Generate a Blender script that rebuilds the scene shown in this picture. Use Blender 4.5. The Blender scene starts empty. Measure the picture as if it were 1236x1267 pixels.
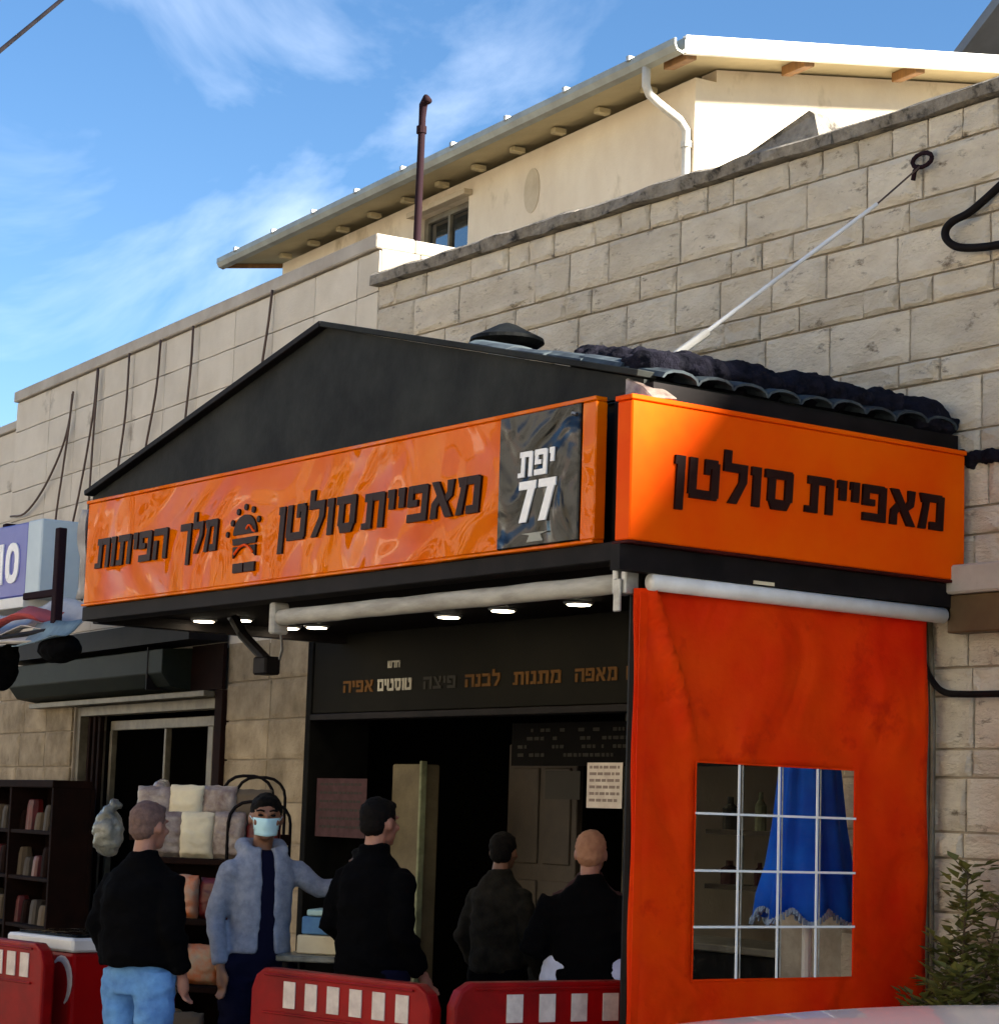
import bpy, bmesh, math, random
from mathutils import Vector, Matrix, noise
R_ = math.radians
rnd = random.Random(7)
scene = bpy.context.scene
COL = scene.collection

# ------------------------------------------------------------------ camera
cd = bpy.data.cameras.new('camera')
cam = bpy.data.objects.new('camera', cd); COL.objects.link(cam)
cd.sensor_fit = 'HORIZONTAL'; cd.sensor_width = 36.0; cd.lens = 2820.0 / 1236 * 36
cd.clip_start = 0.1; cd.clip_end = 2000
M = Matrix(((0.58903762, 0.08860721, 0.80323312), (0.8074601, -0.10425616, -0.58063658), (0.03229341, 0.99059549, -0.13295759)))
# columns of the world matrix are the camera axes
cam.matrix_world = Matrix.Translation((7.406, -6.116, 1.68)) @ M.to_4x4()
scene.camera = cam

# ------------------------------------------------------------------ sky and sun
SUN_AZ, SUN_EL = 28.0, 25.8      # azimuth measured from +X towards +Y
world = bpy.data.worlds.new('World'); scene.world = world; world.use_nodes = True
wt = world.node_tree; wt.nodes.clear()
wo = wt.nodes.new('ShaderNodeOutputWorld'); bg = wt.nodes.new('ShaderNodeBackground')
sky = wt.nodes.new('ShaderNodeTexSky'); sky.sky_type = 'NISHITA'; sky.sun_disc = False
sky.sun_elevation = R_(SUN_EL); sky.sun_rotation = R_(90 - SUN_AZ)
sky.air_density = 0.85; sky.dust_density = 0.0; sky.ozone_density = 1.6
geo = wt.nodes.new('ShaderNodeTexCoord')
mp = wt.nodes.new('ShaderNodeMapping'); mp.inputs['Rotation'].default_value = (R_(20), R_(-28), R_(35)); mp.inputs['Scale'].default_value = (1.0, 3.2, 3.6); mp.inputs['Location'].default_value = (5.1, 2.2, 0.7)
n1 = wt.nodes.new('ShaderNodeTexNoise'); n1.inputs['Scale'].default_value = 1.9; n1.inputs['Detail'].default_value = 7; n1.inputs['Roughness'].default_value = 0.55; n1.inputs['Distortion'].default_value = 0.7
cr = wt.nodes.new('ShaderNodeValToRGB'); cr.color_ramp.elements[0].position = 0.54; cr.color_ramp.elements[0].color = (0, 0, 0, 1); cr.color_ramp.elements[1].position = 0.85; cr.color_ramp.elements[1].color = (0.40, 0.40, 0.40, 1)
mx = wt.nodes.new('ShaderNodeMix'); mx.data_type = 'RGBA'
hs = wt.nodes.new('ShaderNodeHueSaturation'); hs.inputs['Saturation'].default_value = 1.22; hs.inputs['Value'].default_value = 0.62; hs.inputs['Hue'].default_value = 0.502
wt.links.new(geo.outputs['Generated'], mp.inputs['Vector']); wt.links.new(mp.outputs['Vector'], n1.inputs['Vector'])
wt.links.new(n1.outputs['Fac'], cr.inputs['Fac']); wt.links.new(cr.outputs['Color'], mx.inputs['Factor'])
wt.links.new(sky.outputs['Color'], hs.inputs['Color']); wt.links.new(hs.outputs['Color'], mx.inputs['A'])
mx.inputs['B'].default_value = (7.0, 7.4, 8.0, 1)
wt.links.new(mx.outputs['Result'], bg.inputs['Color']); wt.links.new(bg.outputs['Background'], wo.inputs['Surface'])
bg.inputs['Strength'].default_value = 0.07
sl = bpy.data.lights.new('sun', 'SUN'); sl.energy = 5.0; sl.angle = R_(6.0); sl.color = (1.0, 0.93, 0.80)
sun = bpy.data.objects.new('sun', sl); COL.objects.link(sun)
sd = Vector((math.cos(R_(SUN_AZ)) * math.cos(R_(SUN_EL)), math.sin(R_(SUN_AZ)) * math.cos(R_(SUN_EL)), math.sin(R_(SUN_EL))))
sun.rotation_euler = sd.to_track_quat('Z', 'Y').to_euler()
scene.view_settings.view_transform = 'Standard'; scene.view_settings.look = 'None'
scene.view_settings.exposure = 2.30; scene.view_settings.gamma = 1.0
scene.view_settings.use_curve_mapping = False

# ------------------------------------------------------------------ materials
MATS = {}
def mat(name, col, rough=0.7, metal=0.0, col2=None, nscale=3.0, contrast=(0.35, 0.65), bump=0.0, bscale=40.0, detail=6,
        rand=0.0, spec=0.5, ior=None, coat=0.0, wave=None, emit=0.0, alpha=None, space='pos', stretch=(1, 1, 1), spots=None, transl=0.0):
    if name in MATS: return MATS[name]
    m = bpy.data.materials.new(name); m.use_nodes = True; t = m.node_tree; N = t.nodes; L = t.links
    p = N['Principled BSDF']
    p.inputs['Base Color'].default_value = (*col, 1); p.inputs['Roughness'].default_value = rough
    p.inputs['Metallic'].default_value = metal; p.inputs['Specular IOR Level'].default_value = spec
    if ior: p.inputs['IOR'].default_value = ior
    if coat: p.inputs['Coat Weight'].default_value = coat; p.inputs['Coat Roughness'].default_value = 0.03; p.inputs['Coat IOR'].default_value = 1.7
    if space == 'pos':
        g = N.new('ShaderNodeNewGeometry'); src = g.outputs['Position']
    else:
        g = N.new('ShaderNodeTexCoord'); src = g.outputs['Object']
    mpn = N.new('ShaderNodeMapping'); mpn.inputs['Scale'].default_value = stretch; L.new(src, mpn.inputs['Vector']); src = mpn.outputs['Vector']
    out = None
    if col2 is not None:
        n = N.new('ShaderNodeTexNoise'); n.inputs['Scale'].default_value = nscale; n.inputs['Detail'].default_value = detail; n.inputs['Roughness'].default_value = 0.62
        L.new(src, n.inputs['Vector'])
        r = N.new('ShaderNodeMapRange'); r.inputs['From Min'].default_value = contrast[0]; r.inputs['From Max'].default_value = contrast[1]
        L.new(n.outputs['Fac'], r.inputs['Value'])
        x = N.new('ShaderNodeMix'); x.data_type = 'RGBA'; x.inputs['A'].default_value = (*col, 1); x.inputs['B'].default_value = (*col2, 1)
        L.new(r.outputs['Result'], x.inputs['Factor']); out = x.outputs['Result']
    if spots is not None:     # (colour, scale, threshold): pits and stains
        n = N.new('ShaderNodeTexNoise'); n.inputs['Scale'].default_value = spots[1]; n.inputs['Detail'].default_value = 5; n.inputs['Roughness'].default_value = 0.7
        L.new(src, n.inputs['Vector'])
        r = N.new('ShaderNodeMapRange'); r.inputs['From Min'].default_value = spots[2]; r.inputs['From Max'].default_value = spots[2] + 0.12
        L.new(n.outputs['Fac'], r.inputs['Value'])
        x = N.new('ShaderNodeMix'); x.data_type = 'RGBA'; x.inputs['B'].default_value = (*spots[0], 1)
        if out: L.new(out, x.inputs['A'])
        else: x.inputs['A'].default_value = (*col, 1)
        L.new(r.outputs['Result'], x.inputs['Factor']); out = x.outputs['Result']
    if rand:
        oi = N.new('ShaderNodeObjectInfo'); r = N.new('ShaderNodeMapRange')
        r.inputs['To Min'].default_value = 1 - rand; r.inputs['To Max'].default_value = 1 + rand * 0.7
        L.new(oi.outputs['Random'], r.inputs['Value'])
        h = N.new('ShaderNodeHueSaturation'); L.new(r.outputs['Result'], h.inputs['Value'])
        if out: L.new(out, h.inputs['Color'])
        else: h.inputs['Color'].default_value = (*col, 1)
        out = h.outputs['Color']
    if out: L.new(out, p.inputs['Base Color'])
    nrm = None
    if bump:
        n = N.new('ShaderNodeTexNoise'); n.inputs['Scale'].default_value = bscale; n.inputs['Detail'].default_value = 6; n.inputs['Roughness'].default_value = 0.65
        L.new(src, n.inputs['Vector'])
        b = N.new('ShaderNodeBump'); b.inputs['Strength'].default_value = 1.0; b.inputs['Distance'].default_value = bump
        L.new(n.outputs['Fac'], b.inputs['Height']); nrm = b.outputs['Normal']
    if wave:
        n = N.new('ShaderNodeTexNoise'); n.inputs['Scale'].default_value = wave[0]; n.inputs['Detail'].default_value = 1.5; n.inputs['Distortion'].default_value = 1.2
        L.new(src, n.inputs['Vector'])
        b = N.new('ShaderNodeBump'); b.inputs['Strength'].default_value = 1.0; b.inputs['Distance'].default_value = wave[1]
        L.new(n.outputs['Fac'], b.inputs['Height'])
        if nrm: L.new(nrm, b.inputs['Normal'])
        nrm = b.outputs['Normal']
    if nrm:
        L.new(nrm, p.inputs['Normal'])
        if coat: L.new(nrm, p.inputs['Coat Normal'])
    if emit:
        p.inputs['Emission Color'].default_value = (*col, 1); p.inputs['Emission Strength'].default_value = emit
    if alpha is not None: p.inputs['Alpha'].default_value = alpha
    if transl:
        tr = N.new('ShaderNodeBsdfTranslucent'); tr.inputs['Color'].default_value = (*col, 1)
        ms = N.new('ShaderNodeMixShader'); ms.inputs[0].default_value = transl
        L.new(p.outputs[0], ms.inputs[1]); L.new(tr.outputs[0], ms.inputs[2]); L.new(ms.outputs[0], N['Material Output'].inputs['Surface'])
    MATS[name] = m; return m
def glass(name, tint=(0.9, 0.93, 0.92), refl=0.12, rough=0.03):
    if name in MATS: return MATS[name]
    m = bpy.data.materials.new(name); m.use_nodes = True; t = m.node_tree; N = t.nodes; L = t.links
    N.remove(N['Principled BSDF'])
    tr = N.new('ShaderNodeBsdfTransparent'); tr.inputs[0].default_value = (*tint, 1)
    gl = N.new('ShaderNodeBsdfGlossy'); gl.inputs['Roughness'].default_value = rough
    fr = N.new('ShaderNodeFresnel'); fr.inputs[0].default_value = 1.22
    ma = N.new('ShaderNodeMath'); ma.operation = 'ADD'; ma.inputs[1].default_value = 0.0; L.new(fr.outputs[0], ma.inputs[0])
    n = N.new('ShaderNodeTexNoise'); n.inputs['Scale'].default_value = 3; b = N.new('ShaderNodeBump'); b.inputs['Distance'].default_value = 0.02
    L.new(n.outputs['Fac'], b.inputs['Height']); L.new(b.outputs[0], gl.inputs['Normal'])
    ma.use_clamp = True; ms = N.new('ShaderNodeMixShader'); L.new(ma.outputs[0], ms.inputs[0]); L.new(tr.outputs[0], ms.inputs[1]); L.new(gl.outputs[0], ms.inputs[2])
    L.new(ms.outputs[0], N['Material Output'].inputs['Surface']); MATS[name] = m; return m

m_stone = mat('rock_faced_limestone', (0.78, 0.69, 0.54), 0.9, col2=(0.64, 0.55, 0.42), nscale=4, bump=0.030, bscale=24, rand=0.12, spots=((0.20, 0.15, 0.10), 7, 0.60), stretch=(1, 1, 2.2))
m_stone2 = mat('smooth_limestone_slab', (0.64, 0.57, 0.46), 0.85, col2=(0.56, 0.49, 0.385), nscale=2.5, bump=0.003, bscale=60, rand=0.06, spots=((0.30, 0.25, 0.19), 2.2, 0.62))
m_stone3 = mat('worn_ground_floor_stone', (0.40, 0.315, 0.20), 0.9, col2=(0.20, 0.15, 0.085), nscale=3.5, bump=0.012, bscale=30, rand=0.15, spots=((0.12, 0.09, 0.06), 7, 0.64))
m_mortar = mat('grey_mortar', (0.46, 0.395, 0.31), 0.95, col2=(0.30, 0.25, 0.19), nscale=8, bump=0.004)
m_mortar2 = mat('pale_mortar', (0.33, 0.28, 0.215), 0.95, col2=(0.25, 0.21, 0.16), nscale=6, bump=0.003)
m_coping = mat('weathered_concrete_coping', (0.34, 0.30, 0.24), 0.95, col2=(0.15, 0.13, 0.105), nscale=9, bump=0.04, bscale=16, spots=((0.03, 0.026, 0.022), 9, 0.56))
m_cap = mat('pale_parapet_cap', (0.46, 0.41, 0.34), 0.85, col2=(0.36, 0.31, 0.25), nscale=3, bump=0.004)
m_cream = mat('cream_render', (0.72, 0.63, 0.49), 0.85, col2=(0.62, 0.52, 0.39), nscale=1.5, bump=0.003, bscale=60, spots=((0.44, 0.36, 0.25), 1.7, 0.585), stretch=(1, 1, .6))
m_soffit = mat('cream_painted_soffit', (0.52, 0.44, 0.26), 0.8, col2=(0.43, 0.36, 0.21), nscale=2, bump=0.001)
m_wood = mat('brown_rafter_wood', (0.30, 0.15, 0.05), 0.7, col2=(0.18, 0.09, 0.03), nscale=6, stretch=(3, 3, 0.5))
m_gutter = mat('grey_green_gutter', (0.30, 0.31, 0.27), 0.5, metal=0.3, col2=(0.22, 0.22, 0.19), nscale=4)
m_pvc = mat('off_white_pipe', (0.62, 0.60, 0.55), 0.45, col2=(0.45, 0.42, 0.36), nscale=5)
m_white = mat('white_paint', (0.78, 0.77, 0.74), 0.5, col2=(0.68, 0.67, 0.63), nscale=4)
m_stain = mat('mildew_stain', (0.44, 0.36, 0.25), 0.9, col2=(0.52, 0.44, 0.32), nscale=3, contrast=(0.4, 0.6))
m_clad = mat('black_roof_cladding', (0.006, 0.0065, 0.0065), 0.65, col2=(0.026, 0.028, 0.025), spec=0.12, nscale=2.3, bump=0.004, bscale=9, contrast=(0.35, 0.7))
m_trim = mat('dark_trim', (0.005, 0.004, 0.004), 0.6, spec=0.1, col2=(0.012, 0.009, 0.009), nscale=6)
m_tar = mat('black_bitumen', (0.005, 0.005, 0.009), 0.9, spec=0.1, col2=(0.014, 0.013, 0.022), nscale=14, bump=0.03, bscale=22)
m_tile = mat('blue_grey_tile', (0.07, 0.09, 0.10), 0.6, spec=.2, col2=(0.018, 0.022, 0.03), nscale=9, rand=0.3)
m_orange = mat('glossy_orange_vinyl', (0.74, 0.16, 0.0002), 0.35, col2=(0.70, 0.11, 0.0002), nscale=2, spec=0.0, coat=0.24, wave=(1.0, 0.24))
m_orange2 = mat('satin_orange_vinyl', (0.84, 0.115, 0.0003), 0.45, col2=(0.78, 0.060, 0.0002), nscale=1.1, spec=0.04, wave=(1.2, 0.01))
m_redend = mat('red_return_panel', (0.06, 0.004, 0.002), 0.6, spec=0.1, col2=(0.03, 0.003, 0.002), nscale=3)
m_letter = mat('dark_brown_lettering', (0.014, 0.0025, 0.002), 0.5, spec=0.12, col2=(0.022, 0.005, 0.003), nscale=5)
m_blackgl = mat('glossy_black_panel', (0.004, 0.0035, 0.0025), 0.2, coat=0.03, spec=0.25, wave=(3, 0.05))
m_whitel = mat('white_lettering', (0.82, 0.82, 0.82), 0.4)
m_curt = mat('red_orange_tarpaulin', (0.86, 0.062, 0.0004), 0.6, col2=(0.74, 0.014, 0.0003), nscale=1.1, spots=((0.60, 0.018, 0.001), 2.6, 0.57), bump=0.003, bscale=30, spec=0.08, wave=(2.2, 0.06), transl=0.15)
m_clear = glass('clear_vinyl', (0.90, 0.93, 0.94), -0.1, 0.05)
m_glass = glass('window_glass', (0.5, 0.55, 0.5), -0.08)
m_wring = mat('white_welding_strip', (0.80, 0.82, 0.82), 0.4)
m_roll = mat('dusty_white_roller_fabric', (0.48, 0.46, 0.40), 0.85, col2=(0.30, 0.28, 0.24), nscale=6, stretch=(0.6, 1, 3))
m_roll2 = mat('white_roller_tube', (0.76, 0.75, 0.72), 0.4, col2=(0.62, 0.60, 0.56), nscale=5)
m_metal = mat('galvanised_bracket', (0.45, 0.45, 0.43), 0.45, metal=0.6, col2=(0.25, 0.24, 0.22), nscale=12)
m_rust = mat('rusty_iron', (0.018, 0.008, 0.012), 0.85, spec=.1, col2=(0.018, 0.008, 0.01), nscale=15)
m_dark = mat('dark_grey_paint', (0.003, 0.003, 0.003), 0.8, spec=0.05, col2=(0.009, 0.009, 0.008), nscale=3)
m_fascia = mat('charcoal_fascia', (0.006, 0.0055, 0.0036), 0.7, spec=0.06, col2=(0.0085, 0.0075, 0.005), nscale=3)
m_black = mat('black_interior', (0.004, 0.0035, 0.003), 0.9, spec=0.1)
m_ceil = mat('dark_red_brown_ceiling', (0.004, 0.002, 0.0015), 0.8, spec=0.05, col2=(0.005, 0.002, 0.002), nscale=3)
m_lamp = mat('warm_lamp_diffuser', (1.0, 0.86, 0.62), 0.5, emit=9.0)
m_words = mat('tan_printed_words', (0.10, 0.045, 0.010), 0.7, spec=.1)
m_words2 = mat('pale_printed_words', (0.36, 0.34, 0.28), 0.7, spec=.1)
m_words3 = mat('dim_grey_words', (0.035, 0.032, 0.026), 0.7, spec=.1)
m_paper = mat('white_paper', (0.62, 0.56, 0.50), 0.8, col2=(0.5, 0.43, 0.38), nscale=12)
m_paper2 = mat('pink_brown_paper', (0.075, 0.038, 0.04), 0.8, spec=.1, col2=(0.05, 0.025, 0.025), nscale=14)
m_ink = mat('grey_ink', (0.22, 0.17, 0.15), 0.8)
m_green = mat('dark_green_shutter_paint', (0.014, 0.019, 0.012), 0.6, spec=0.15, col2=(0.009, 0.012, 0.008), nscale=4, bump=0.001)
m_frame = mat('aged_aluminium_frame', (0.16, 0.14, 0.095), 0.5, col2=(0.08, 0.065, 0.04), nscale=7)
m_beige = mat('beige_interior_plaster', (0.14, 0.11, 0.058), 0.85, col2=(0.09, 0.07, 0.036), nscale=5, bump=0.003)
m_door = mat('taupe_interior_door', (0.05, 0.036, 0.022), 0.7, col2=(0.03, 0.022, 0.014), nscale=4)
m_red = mat('red_barrier_plastic', (0.30, 0.002, 0.003), 0.45, col2=(0.17, 0.0015, 0.002), nscale=3, spec=0.15, coat=0.0)
m_refl = mat('white_reflective_sheet', (0.66, 0.58, 0.52), 0.5, col2=(0.5, 0.42, 0.38), nscale=18)
m_fred = mat('red_freezer_enamel', (0.33, 0.002, 0.003), 0.35, coat=0.0, spec=.2, col2=(0.3, 0.002, 0.003), nscale=3)
m_asph = mat('asphalt', (0.055, 0.054, 0.052), 0.9, col2=(0.04, 0.04, 0.04), nscale=2, bump=0.006, bscale=90)
m_pave = mat('concrete_pavers', (0.42, 0.38, 0.32), 0.9, col2=(0.32, 0.29, 0.24), nscale=3, bump=0.004, rand=0.12)
m_kerb = mat('kerb_stone', (0.36, 0.34, 0.31), 0.85, col2=(0.25, 0.235, 0.21), nscale=6, bump=0.004, rand=0.1)
m_line = mat('road_paint', (0.72, 0.72, 0.70), 0.7, col2=(0.5, 0.5, 0.48), nscale=10)
m_roofb = mat('grey_sheet_roof', (0.16, 0.17, 0.19), 0.6, col2=(0.12, 0.125, 0.14), nscale=2)
m_blue = mat('blue_violet_sign_face', (0.05, 0.06, 0.34), 0.4, col2=(0.07, 0.08, 0.38), nscale=3)
m_bluew = mat('pale_blue_sign_side', (0.52, 0.62, 0.66), 0.5, col2=(0.45, 0.55, 0.6), nscale=3)
m_cloth = mat('white_awning_cloth', (0.62, 0.58, 0.54), 0.8, col2=(0.45, 0.42, 0.4), nscale=4)
m_clothred = mat('red_cloth_print', (0.48, 0.07, 0.07), 0.8)
m_tarp = mat('blue_grey_tarpaulin', (0.20, 0.29, 0.32), 0.6, col2=(0.11, 0.16, 0.19), nscale=7)
m_umb = mat('royal_blue_parasol_cloth', (0.012, 0.17, 0.85), 0.8, col2=(0.008, 0.08, 0.6), nscale=5, spec=0.1, transl=0.4)
m_fringe = mat('pale_fringe', (0.22, 0.30, 0.42), 0.9)
m_cable = mat('black_cable', (0.008, 0.006, 0.006), 0.7, spec=0.1)
m_cableb = mat('rust_brown_cable', (0.085, 0.05, 0.035), 0.7)
m_leaf = mat('glossy_leaf', (0.10, 0.12, 0.03), 0.55, col2=(0.24, 0.24, 0.06), nscale=9, transl=0.2)
m_stem = mat('brown_stem', (0.10, 0.07, 0.04), 0.8)
# people and goods
m_skin = mat('skin', (0.36, 0.175, 0.115), 0.55, col2=(0.28, 0.125, 0.085), nscale=12, space='obj')
m_skin2 = mat('tanned_skin', (0.25, 0.115, 0.06), 0.55, col2=(0.18, 0.08, 0.045), nscale=12, space='obj')
m_hairb = mat('short_black_hair', (0.006, 0.005, 0.0045), 0.8, spec=0.1, bump=0.004, bscale=160)
m_hairg = mat('cropped_grey_brown_hair', (0.16, 0.095, 0.075), 0.8, col2=(0.10, 0.055, 0.045), nscale=40, bump=0.003, bscale=180)
m_hairr = mat('thin_reddish_hair', (0.28, 0.13, 0.07), 0.8, col2=(0.36, 0.18, 0.10), nscale=30, bump=0.002, bscale=180)
m_blk = mat('black_knit', (0.002, 0.002, 0.0025), 0.98, bump=0.003, bscale=70, spec=0.05)
m_hood = mat('heather_blue_grey_fleece', (0.27, 0.30, 0.37), 0.95, col2=(0.17, 0.195, 0.26), nscale=22, bump=0.004, bscale=60, space='obj')
m_navy = mat('navy_cloth', (0.004, 0.0045, 0.018), 0.9, bump=0.002, spec=0.1)
m_jean = mat('pale_blue_denim', (0.14, 0.34, 0.66), 0.9, col2=(0.07, 0.19, 0.46), nscale=9, bump=0.004, bscale=35, space='obj')
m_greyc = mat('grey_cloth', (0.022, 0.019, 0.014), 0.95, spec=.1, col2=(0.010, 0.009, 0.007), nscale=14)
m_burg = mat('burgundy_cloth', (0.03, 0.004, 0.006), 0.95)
m_olive = mat('pale_olive_cloth', (0.22, 0.24, 0.14), 0.9, col2=(0.12, 0.13, 0.07), nscale=10)
m_shirt = mat('pale_blue_white_shirt', (0.66, 0.70, 0.85), 0.85, col2=(0.5, 0.55, 0.72), nscale=12)
m_mask = mat('pale_blue_mask', (0.50, 0.78, 0.85), 0.8)
m_plasb = mat('crumpled_plastic_bag', (0.36, 0.30, 0.25), 0.3, col2=(0.12, 0.07, 0.06), nscale=9, bump=0.01, bscale=18)
m_plasr = mat('dark_red_packaging', (0.13, 0.008, 0.008), 0.45, col2=(0.06, 0.005, 0.006), nscale=9)
m_bread = mat('golden_bread', (0.45, 0.24, 0.09), 0.8, col2=(0.28, 0.12, 0.04), nscale=16, bump=0.006, bscale=40)
m_orangep = mat('orange_packaging', (0.55, 0.13, 0.03), 0.5, col2=(0.4, 0.3, 0.2), nscale=14)
m_boxb = mat('blue_carton', (0.06, 0.16, 0.36), 0.7, col2=(0.10, 0.26, 0.45), nscale=9)
m_boxc = mat('cream_carton', (0.72, 0.63, 0.42), 0.8, col2=(0.6, 0.5, 0.33), nscale=7)
m_boxt = mat('pale_teal_lid', (0.42, 0.62, 0.58), 0.5)
m_greyb = mat('grey_plastic_bag', (0.22, 0.22, 0.18), 0.3, col2=(0.06, 0.06, 0.045), nscale=9, bump=0.01, bscale=18)
m_rack = mat('dark_rack_wood', (0.014, 0.005, 0.003), 0.8, spec=0.08, col2=(0.007, 0.003, 0.002), nscale=5)
m_car = mat('silver_white_car_paint', (0.13, 0.13, 0.155), 0.3, metal=0.0, coat=0.6, spec=0.4)
m_tyre = mat('tyre_rubber', (0.02, 0.02, 0.02), 0.85)
m_rim = mat('alloy_rim', (0.5, 0.5, 0.52), 0.3, metal=0.9)
m_carglass = mat('tinted_car_glass', (0.01, 0.012, 0.013), 0.05, coat=1.0)
m_hlamp = mat('headlamp_lens', (0.7, 0.7, 0.72), 0.08, coat=1.0)
m_tail = mat('tail_lamp_lens', (0.45, 0.01, 0.01), 0.15, coat=1.0)

# ------------------------------------------------------------------ mesh helpers
def crv(pts, n=6):
    P = [Vector(p) for p in pts]; P = [P[0]*2-P[1]] + P + [P[-1]*2-P[-2]]; out = []
    for i in range(1, len(P)-2):
        for k in range(n):
            t = k/n; out.append(0.5*((2*P[i]) + (P[i+1]-P[i-1])*t + (2*P[i-1]-5*P[i]+4*P[i+1]-P[i+2])*t*t + (3*P[i]-P[i-1]-3*P[i+1]+P[i+2])*t**3))
    return out + [P[-2]]
class MB:
    def __init__(s): s.v = []; s.f = []
    def add(s, vs, fs):
        n = len(s.v); s.v += [tuple(v) for v in vs]; s.f += [tuple(i + n for i in f) for f in fs]; return s
    def box(s, x0, x1, y0, y1, z0, z1, rot=None, c=None):
        vs = [(x, y, z) for x in (x0, x1) for y in (y0, y1) for z in (z0, z1)]
        if rot is not None:
            c = Vector(c if c else ((x0+x1)/2, (y0+y1)/2, (z0+z1)/2)); vs = [c + rot @ (Vector(v) - c) for v in vs]
        return s.add(vs, [(0,1,3,2),(4,6,7,5),(0,4,5,1),(2,3,7,6),(0,2,6,4),(1,5,7,3)])
    def prism(s, pts, a, b, axis='y'):
        # pts = closed outline in the two remaining axes; extruded from a to b
        def P(p, t):
            return {'y': (p[0], t, p[1]), 'x': (t, p[0], p[1]), 'z': (p[0], p[1], t)}[axis]
        n = len(pts); vs = [P(p, a) for p in pts] + [P(p, b) for p in pts]
        fs = [tuple(range(n)), tuple(range(2*n-1, n-1, -1))] + [(i, n+i, n+(i+1) % n, (i+1) % n) for i in range(n)]
        return s.add(vs, fs)
    def tube(s, path, rad, seg=8, cap=True, flat=(1, 1)):
        path = [Vector(p) for p in path]; n = len(path)
        if not hasattr(rad, '__len__'): rad = [rad] * n
        vs = []; prev = None
        for i, p in enumerate(path):
            d = (path[min(i+1, n-1)] - path[max(i-1, 0)]).normalized()
            if prev is None:
                u = d.orthogonal().normalized()
                if abs(d.z) < 0.9: u = (Vector((0, 0, 1)) - d * d.z).normalized()
            else: u = (prev - d * prev.dot(d)).normalized()
            prev = u; w = d.cross(u)
            for k in range(seg):
                a = 2 * math.pi * k / seg; vs.append(p + (u * math.cos(a) * flat[0] + w * math.sin(a) * flat[1]) * rad[i])
        fs = [(i*seg+k, i*seg+(k+1) % seg, (i+1)*seg+(k+1) % seg, (i+1)*seg+k) for i in range(n-1) for k in range(seg)]
        if cap: fs += [tuple(range(seg-1, -1, -1)), tuple(range((n-1)*seg, n*seg))]
        return s.add(vs, fs)
    def cyl(s, p0, p1, r, seg=16): return s.tube([p0, p1], r, seg)
    def loft(s, secs, seg=16, power=2.0, rot=0.0):
        # secs: (cx, cy, cz, rx, ry) horizontal super-ellipses
        vs = []
        for (cx, cy, cz, rx, ry) in secs:
            for k in range(seg):
                a = 2*math.pi*k/seg; ca, sa = math.cos(a), math.sin(a)
                x = math.copysign(abs(ca)**(2/power), ca)*rx; y = math.copysign(abs(sa)**(2/power), sa)*ry
                vs.append((cx+x*math.cos(rot)-y*math.sin(rot), cy+x*math.sin(rot)+y*math.cos(rot), cz))
        n = len(secs); fs = [(i*seg+k, i*seg+(k+1) % seg, (i+1)*seg+(k+1) % seg, (i+1)*seg+k) for i in range(n-1) for k in range(seg)]
        fs += [tuple(range(seg-1, -1, -1)), tuple(range((n-1)*seg, n*seg))]
        return s.add(vs, fs)
    def ell(s, c, r, seg=14, rings=9, rot=None):
        vs = []; c = Vector(c)
        for i in range(1, rings):
            t = math.pi*i/rings
            for k in range(seg):
                a = 2*math.pi*k/seg; v = Vector((r[0]*math.sin(t)*math.cos(a), r[1]*math.sin(t)*math.sin(a), r[2]*math.cos(t)))
                vs.append(c + (rot @ v if rot is not None else v))
        top = len(vs); e = Vector((0, 0, r[2]))
        vs += [c + (rot @ e if rot is not None else e), c - (rot @ e if rot is not None else e)]
        fs = [(i*seg+k, (i+1)*seg+k, (i+1)*seg+(k+1) % seg, i*seg+(k+1) % seg) for i in range(rings-2) for k in range(seg)]
        fs += [(top, k, (k+1) % seg) for k in range(seg)] + [(top+1, (rings-2)*seg+(k+1) % seg, (rings-2)*seg+k) for k in range(seg)]
        return s.add(vs, fs)
    def mesh(s, name, bevel=0.0, smooth=False, segs=1):
        me = bpy.data.meshes.new(name); me.from_pydata(s.v, [], s.f)
        bm = bmesh.new(); bm.from_mesh(me); bmesh.ops.recalc_face_normals(bm, faces=bm.faces)
        if bevel: bmesh.ops.bevel(bm, geom=list(bm.edges), offset=bevel, segments=segs, affect='EDGES', profile=0.6, clamp_overlap=True)
        bm.to_mesh(me); bm.free()
        if smooth:
            for p in me.polygons: p.use_smooth = True
        return me
    def build(s, name, m, parent=None, loc=(0, 0, 0), rz=0.0, bevel=0.0, smooth=False, label=None, kind=None, segs=1):
        me = s.mesh(name, bevel, smooth, segs); me.materials.append(m)
        o = bpy.data.objects.new(name, me); COL.objects.link(o); o.location = loc; o.rotation_euler = (0, 0, rz)
        if parent: o.parent = parent
        if label: o['label'] = label
        if kind: o['kind'] = kind
        return o
def thing(name, label, cat, loc=(0, 0, 0), rz=0.0, group=None):
    o = bpy.data.objects.new(name, None); COL.objects.link(o); o.location = loc; o.rotation_euler = (0, 0, rz); o.empty_display_size = 0.1
    o['label'] = label; o['category'] = cat
    if group: o['group'] = group
    return o
def tag(o, label, cat, group=None):
    o['label'] = label; o['category'] = cat
    if group: o['group'] = group
    return o
def inst(name, me, parent, loc, scale=(1, 1, 1), rot=(0, 0, 0)):
    o = bpy.data.objects.new(name, me); COL.objects.link(o); o.parent = parent; o.location = loc; o.scale = scale; o.rotation_euler = rot; return o
def children(o): return [c for c in bpy.data.objects if c.parent == o]
def copy_tree(o, parent=None):
    c = o.copy(); COL.objects.link(c); c.parent = parent
    for ch in children(o): copy_tree(ch, c)
    return c
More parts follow.
